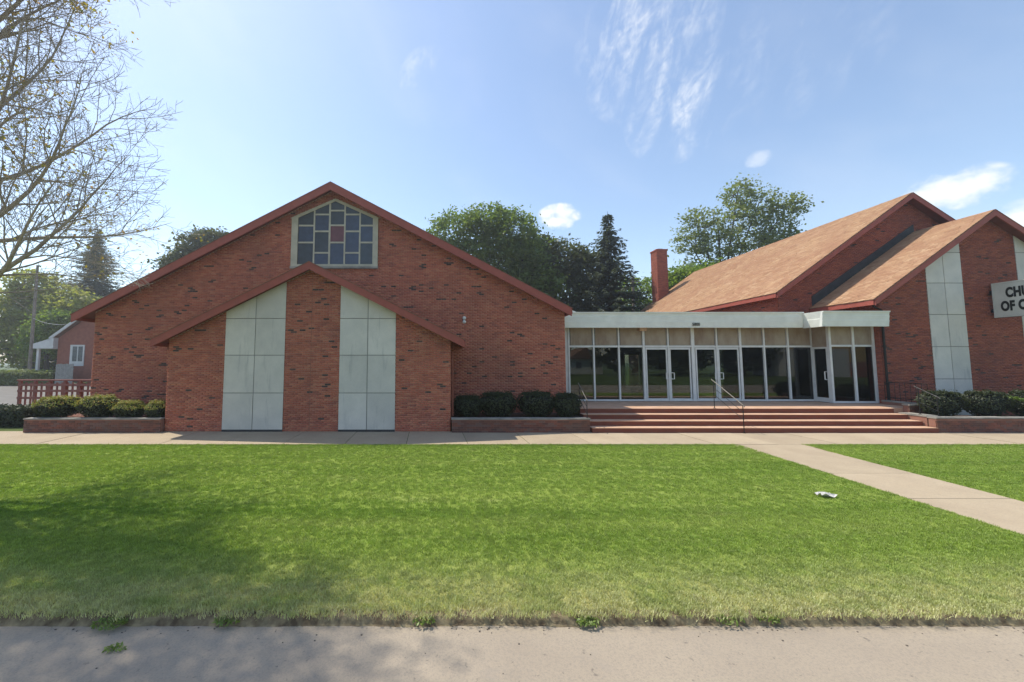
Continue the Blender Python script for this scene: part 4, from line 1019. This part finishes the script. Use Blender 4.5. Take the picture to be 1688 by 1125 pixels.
crown_tree('shade_tree', 25.6, 41, 12, [(-1.6, 0, 10.9, 2.0, 1.8, 1.5), (.6, 0, 11.4, 2.2, 1.8, 1.5), (3.2, 0, 12.0, 2.2, 1.8, 1.4), (-.5, 0, 8.2, 3.0, 2, 2), (3.0, 0, 9.2, 2.6, 2, 2)], 'bright_leaf', 'bright green tree right of the chimney below the tall open tree', seed=12, n=16000, size=.17, gap=.5)

# the bare tree on the lawn, nearly leafless, its trunk just outside the left edge
bt = thing('bare_tree', (-10.6, 8.0, 0), 'nearly leafless street tree with fine twigs at the left edge', 'tree')
rt = random.Random(14)
TUB = MB(); TW = MB(); TIPS = []
def limb(p, d, length, r0, level, up=.10, bend=.10):
    seg = max(3, int(length/(.42 if level < 2 else .22))); st = length/seg; pts = [Vector(p)]; d = Vector(d).normalized(); ds = [d.copy()]
    for i in range(seg):
        d = (d+Vector((rt.gauss(0, bend), rt.gauss(0, bend), rt.gauss(0, bend)+up*.35))).normalized()
        pts.append(pts[-1]+d*st); ds.append(d.copy())
    rend = .0045 if level < 3 else max(.0042, r0*.5)
    rad = [r0+(rend-r0)*(i/seg)**.85 for i in range(seg+1)]
    (TUB if level <= 1 else TW).tube(pts, rad, 7 if level == 0 else (5 if level == 1 else 3), cap=False)
    if level >= 4 or length < .3:
        TIPS.append(pts[-1]); return
    sp_ = (.25, .18, .15, .13)[level] if level < 4 else .2
    nch = max(2, int(length*(.82)/sp_)); az0 = rt.uniform(0, 6.28)
    for c in range(nch):
        f = .16+.84*(c+rt.uniform(-.3, .3))/nch; f = min(max(f, .1), .99); k = f*seg; i = int(k); q = pts[i].lerp(pts[min(i+1, seg)], k-i); dd = ds[min(i+1, seg)]
        a = dd.cross(Vector((0, 0, 1)));
        if a.length < .1: a = Vector((1, 0, 0))
        a.normalize(); b_ = dd.cross(a); az0 += 2.4+rt.uniform(-.5, .5)
        ang = radians(rt.uniform(32, 58)); side = a*cos(az0)+b_*sin(az0)
        nd_ = dd*cos(ang)+side*sin(ang); nd_.z += .12
        ln = length*(1-.62*f)*rt.uniform(.36, .68)
        if level >= 2: ln = min(ln, 1.3)
        rr_ = (rad[i])*rt.uniform(.38, .56)
        limb(q, nd_, max(ln, .25), max(rr_, .0046), level+1, up=.08, bend=.11)
    TIPS.append(pts[-1])
trunk = [Vector((-10.6, 8, -.15)), Vector((-10.58, 8, .4)), Vector((-10.6, 8.02, 2)), Vector((-10.5, 8, 4)), Vector((-10.45, 8.05, 6.5)), Vector((-10.5, 8, 9)), Vector((-10.4, 8, 11.5)), Vector((-10.3, 7.9, 13.6))]
trad = [.36, .26, .225, .20, .155, .11, .06, .02]
TUB.tube(trunk, trad, 10)
def trunk_at(z):
    for i in range(len(trunk)-1):
        if trunk[i+1].z >= z:
            f = (z-trunk[i].z)/(trunk[i+1].z-trunk[i].z); return trunk[i].lerp(trunk[i+1], f), trad[i]+(trad[i+1]-trad[i])*f
    return trunk[-1], trad[-1]
# (height, azimuth from +X towards +Y in degrees, elevation, length)
LIMBS = [(3.6, -20, 22, 5.6), (4.0, 15, 30, 5.6), (4.5, 150, 25, 5), (4.7, -70, 28, 5), (5.0, 60, 32, 5), (5.2, 5, 40, 5.6), (5.6, -35, 42, 5.4), (5.9, 205, 35, 4.8), (6.3, 30, 48, 5.2), (6.7, -100, 40, 4.6), (7.0, -10, 52, 5.2),
         (7.4, 110, 45, 4.4), (7.8, 20, 56, 4.8), (8.2, -50, 54, 4.6), (8.6, 180, 48, 4.2), (9.0, 0, 60, 4.4), (9.5, 60, 58, 3.8), (10.0, -30, 62, 3.8), (10.6, 140, 58, 3.2), (11.2, 20, 66, 3.0), (11.9, -80, 66, 2.4), (8.8, -75, 38, 4.6), (9.4, -20, 42, 4.6), (10.0, 20, 44, 4.4), (10.4, -110, 40, 4.2), (10.9, -45, 46, 4.0), (11.4, 70, 50, 3.4)]
for (z, a, e, ln) in LIMBS:
    q, r = trunk_at(z); a, e = radians(a), radians(e)
    limb(q, (cos(a)*cos(e), sin(a)*cos(e), sin(e)), ln*(1.22 if z > 8.7 and (a > radians(180) or a < 0) else .83), r*(.55 if z > 8.7 else .33), 0+1 if ln < 3.3 else 0, up=.06, bend=.085)  # unseen upper limbs are lengthened and thickened to strengthen the lawn shadow
TUB.build('trunk', 'bark', bt, smooth=True)
TW.build('twigs', 'bark', bt)
rg = np.random.default_rng(15); tp = np.array([t[:] for t in TIPS])
# inner crown leaves, plus unseen left and top leaves added for lawn shadow
w = np.clip((-10.2-tp[:, 0])/2.2, 0, 1)*.35+np.clip((tp[:, 2]-11.1)/1.0, 0, 1)*.30+.004
w = w+.16*np.exp(-((tp[:, 0]+9.7)/.8)**2-((tp[:, 2]-7.0)/1.5)**2)
pick = tp[rg.random(len(tp)) < w]
L = np.repeat(pick, 7, 0)+rg.normal(0, .16, (len(pick)*7, 3))
quads_obj('leaves', leaf_quads(L, np.tile([0, 0, .5], (len(L), 1)), .046, rg, aspect=.7), 'autumn_leaf', bt)

# ------------------------------------------------------------------ grass blades on the lawn
def tuft(seed):
    rg = np.random.default_rng(seed); V = []
    for k in range(16):
        a = rg.uniform(0, 6.28); r = rg.uniform(0, .055); h = rg.uniform(.016, .036); l = rg.uniform(.004, .026); w = rg.uniform(.0016, .003); ph = rg.uniform(0, 6.28)
        p = np.array([r*cos(a), r*sin(a), -.004]); s_ = np.array([cos(ph), sin(ph), 0])*w; d = np.array([-sin(ph), cos(ph), 0])*l
        m_ = p+d*.35+np.array([0, 0, h*.6]); t_ = p+d+np.array([0, 0, h])
        V += [[p-s_, p+s_, m_+s_*.7, m_-s_*.7], [m_-s_*.7, m_+s_*.7, t_+s_*.1, t_-s_*.1]]
    V = np.array(V); N = len(V); me = bpy.data.meshes.new('grass_tuft')
    me.from_pydata(V.reshape(-1, 3).tolist(), [], [tuple(range(i*4, i*4+4)) for i in range(N)]); me.materials.append(M['grass_blade'])
    return bpy.data.objects.new('grass_tuft', me)
TUFTS = [tuft(i) for i in range(3)]
def grass(name, x0, x1, y0, y1, dens, left, seed, sc=(.8, 1.25), where=''):
    mb = MB(); n = 12; rows = []
    for j in range(n+1):
        y = y0+(y1-y0)*j/n; pl, pr = path_x(y)
        a, b_ = (x0, min(x1, pl-.01)) if left else (max(x0, pr+.01), x1)
        rows.append((len(mb.v))); mb.v += [(a, y, 0), (b_, y, 0)]
    for j in range(n): mb.f.append((rows[j], rows[j]+1, rows[j+1]+1, rows[j+1]))
    o = mb.build(name, 'lawn', kind='stuff'); tag(o, where, 'grass')
    ng = bpy.data.node_groups.new('grass', 'GeometryNodeTree'); ng.interface.new_socket('Geometry', in_out='INPUT', socket_type='NodeSocketGeometry'); ng.interface.new_socket('Geometry', in_out='OUTPUT', socket_type='NodeSocketGeometry')
    N = ng.nodes; L_ = ng.links; gi = N.new('NodeGroupInput'); go = N.new('NodeGroupOutput'); jn = N.new('GeometryNodeJoinGeometry')
    for k, tf in enumerate(TUFTS):
        dp = N.new('GeometryNodeDistributePointsOnFaces'); dp.inputs['Density'].default_value = dens/3; dp.inputs['Seed'].default_value = seed*10+k; L_.new(gi.outputs[0], dp.inputs[0])
        ip = N.new('GeometryNodeInstanceOnPoints'); oi = N.new('GeometryNodeObjectInfo'); oi.inputs[0].default_value = tf
        rv = N.new('FunctionNodeRandomValue'); rv.data_type = 'FLOAT_VECTOR'; rv.inputs[0].default_value = (-.12, -.12, 0); rv.inputs[1].default_value = (.12, .12, 6.283)
        rs_ = N.new('FunctionNodeRandomValue'); rs_.data_type = 'FLOAT'; rs_.inputs[2].default_value = sc[0]; rs_.inputs[3].default_value = sc[1]
        L_.new(dp.outputs[0], ip.inputs['Points']); L_.new(oi.outputs['Geometry'], ip.inputs['Instance']); L_.new(rv.outputs[0], ip.inputs['Rotation']); L_.new(rs_.outputs[1], ip.inputs['Scale']); L_.new(ip.outputs[0], jn.inputs[0])
    L_.new(jn.outputs[0], go.inputs[0])
    md = o.modifiers.new('grass', 'NODES'); md.node_group = ng
    return o
grass('grass', -9, 9.5, 3.98, 6.6, 900, True, 1, where='dry yellowish mown grass of the lawn nearest the street')
grass('grass', -17, 11, 6.6, 11.53, 480, True, 2, (.9, 1.35), 'green mown grass of the lawn before the front walk')
grass('grass', 10, 19, 6.3, 11.53, 480, False, 3, (.9, 1.35), 'green mown grass right of the path')

grass('grass', -9, 9, 3.875, 4.0, 700, True, 4, (.7, 1.5), 'ragged grass fringe hanging over the kerb')
# ------------------------------------------------------------------ small things on the ground
pp = MB(); rg = np.random.default_rng(21)
gx, gy = 6.95, 7.12
for i in range(5):
    for j in range(4):
        pp.v.append((gx-.14+i*.07+rg.normal(0, .008), gy-.07+j*.05+rg.normal(0, .008), .045+.035*sin(i*1.7+j*2.1)+rg.uniform(0, .02)))
for i in range(4):
    for j in range(3): a = i*4+j; pp.f.append((a, a+4, a+5, a+1))
tag(pp.build('crumpled_paper', 'paper'), 'crumpled white scrap of paper lying on the lawn near the path', 'litter')
def weed(x, y, z, r, n, label, seed, mat='weed_leaf', h=.065):
    rg = np.random.default_rng(seed); w_ = thing('weed', (x, y, z), label, 'weed', 'weeds along the kerb')
    a = rg.uniform(0, 6.28, n); d = r*np.sqrt(rg.uniform(0, 1, n)); C = np.stack([x+d*np.cos(a), y+d*np.sin(a)*.5, z+rg.uniform(.0, h, n)*(1-.6*d/r)], 1)
    quads_obj('leaves', leaf_quads(C, np.tile([0, -.2, .8], (n, 1)), .021, rg, aspect=.4), mat, w_)
    mb = MB()
    for k in range(5): t_ = rg.uniform(0, 6.28); mb.tube([(x, y, z), (x+r*.4*cos(t_), y+r*.2*sin(t_), z+h*.7), (x+r*.8*cos(t_), y+r*.4*sin(t_), z+.01)], .0025, 4)
    mb.build('stem', mat, w_)
def gp(px, py, z=-.11):
    a = (px-740)/620; b = (552-py)/620; p = atan(44/620); dz = sin(p)+b*cos(p); t = (z-2.5)/dz; return a*t, (cos(p)-b*sin(p))*t
for px, py, r, n, lab in [(-3.30, 3.85, .17, 170, 'largest weed clump hanging over the kerb at the left'), (-3.0, 3.56, .10, 60, 'weed growing in the road just below the largest weed clump'),
                          (-2.18, 3.88, .13, 90, 'low weed on the kerb in the tree shadow, right of the largest clump'), (-.24, 3.88, .12, 60, 'thin weed on the kerb where the tree shadow ends'),
                          (1.36, 3.87, .12, 120, 'bright weed tuft on the kerb below the middle of the lawn'), (2.75, 3.90, .16, 90, 'dull weed on the kerb below the paper scrap'), (3.15, 3.91, .13, 70, 'rightmost weed on the kerb below the path')]:
    weed(px, py, -.084 if py < 3.7 else -.05, r, n, lab, int(abs(px)*100))
# pebbles and crumbs strewn on the road
rg = np.random.default_rng(31); B = []
for k in range(110):
    x, y = rg.uniform(-4, 6.5), (3.86-abs(rg.normal(0, .06)) if k < 70 else rg.uniform(2.6, 3.75)); s = rg.uniform(.002, .006)
    B.append((x-s*1.3, x+s*1.3, y-s, y+s, -.0865, -.085+s))
o = boxes_obj('road_grit', B, 'pebble', None, 'stuff'); tag(o, 'grit and crumbs along the road edge', 'grit')

# ------------------------------------------------------------------ across the street (mirrored in the lobby glass)
part_far = thing('white_house', (28, -45, -.1), 'white clapboard house across the street, mirrored in the lobby glass', 'house')
part('wall', 'house_white', part_far, (25, 32, -50, -44, -.15, 3.0)); mb = MB(); mb.prism([(24.5, 3.0), (28.5, 5.4), (32.5, 3.0)], -50.5, -43.5); mb.build('roof', 'roof_brown', part_far)
part('window', 'house_pane', part_far, (26.5, 27.6, -44.0, -43.96, 1.0, 2.3), (29.5, 30.6, -44.0, -43.96, 1.0, 2.3))
th_ = thing('tan_shop', (70, -30, -.1), 'tan and brick shop across the street, mirrored in the bay glass', 'shop')
part('wall', 'house_tan', th_, (67.5, 80, -40, -30, 2.4, 6)); part('base', 'house_brick', th_, (67.45, 80.05, -40, -29.95, -.15, 2.39)); part('white_wing', 'house_white', th_, (60, 67.4, -40, -30.5, -.15, 4.6))
for i, (x, y, h) in enumerate([(16, -36, 10), (24, -58, 12), (35, -40, 11), (42, -34, 9), (48, -44, 12), (55, -36, 10)]):
    crown_tree('street_tree', x, y, h, [(0, 0, h*.62, 4.6, 3, h*.34), (3.4, 0, h*.45, 3.2, 2.4, h*.3), (-3.5, 0, h*.5, 3.4, 2.4, h*.3), (0, 0, h*.25, 5.2, 2, h*.2)], 'dark_leaf', ['leftmost', 'second', 'third', 'fourth', 'fifth', 'sixth'][i]+' dark tree across the street, mirrored in the glass', seed=60+i, n=4500, size=.38, gap=.75)

# ------------------------------------------------------------------ the sunny haze in the air
hz = MB(); hz.box(-640, 640, -640, 640, -1.3, 26.5)
hm = bpy.data.materials.new('haze'); hm.use_nodes = True; nt = hm.node_tree
for n in list(nt.nodes): nt.nodes.remove(n)
pv = nt.nodes.new('ShaderNodeVolumePrincipled'); pv.inputs['Color'].default_value = (.90, .95, 1, 1); pv.inputs['Density'].default_value = HAZE; pv.inputs['Anisotropy'].default_value = .55
ot = nt.nodes.new('ShaderNodeOutputMaterial'); nt.links.new(pv.outputs[0], ot.inputs['Volume']); M['haze'] = hm
tag(hz.build('haze', 'haze', kind='stuff'), 'thin pale haze in the sunny air', 'haze')
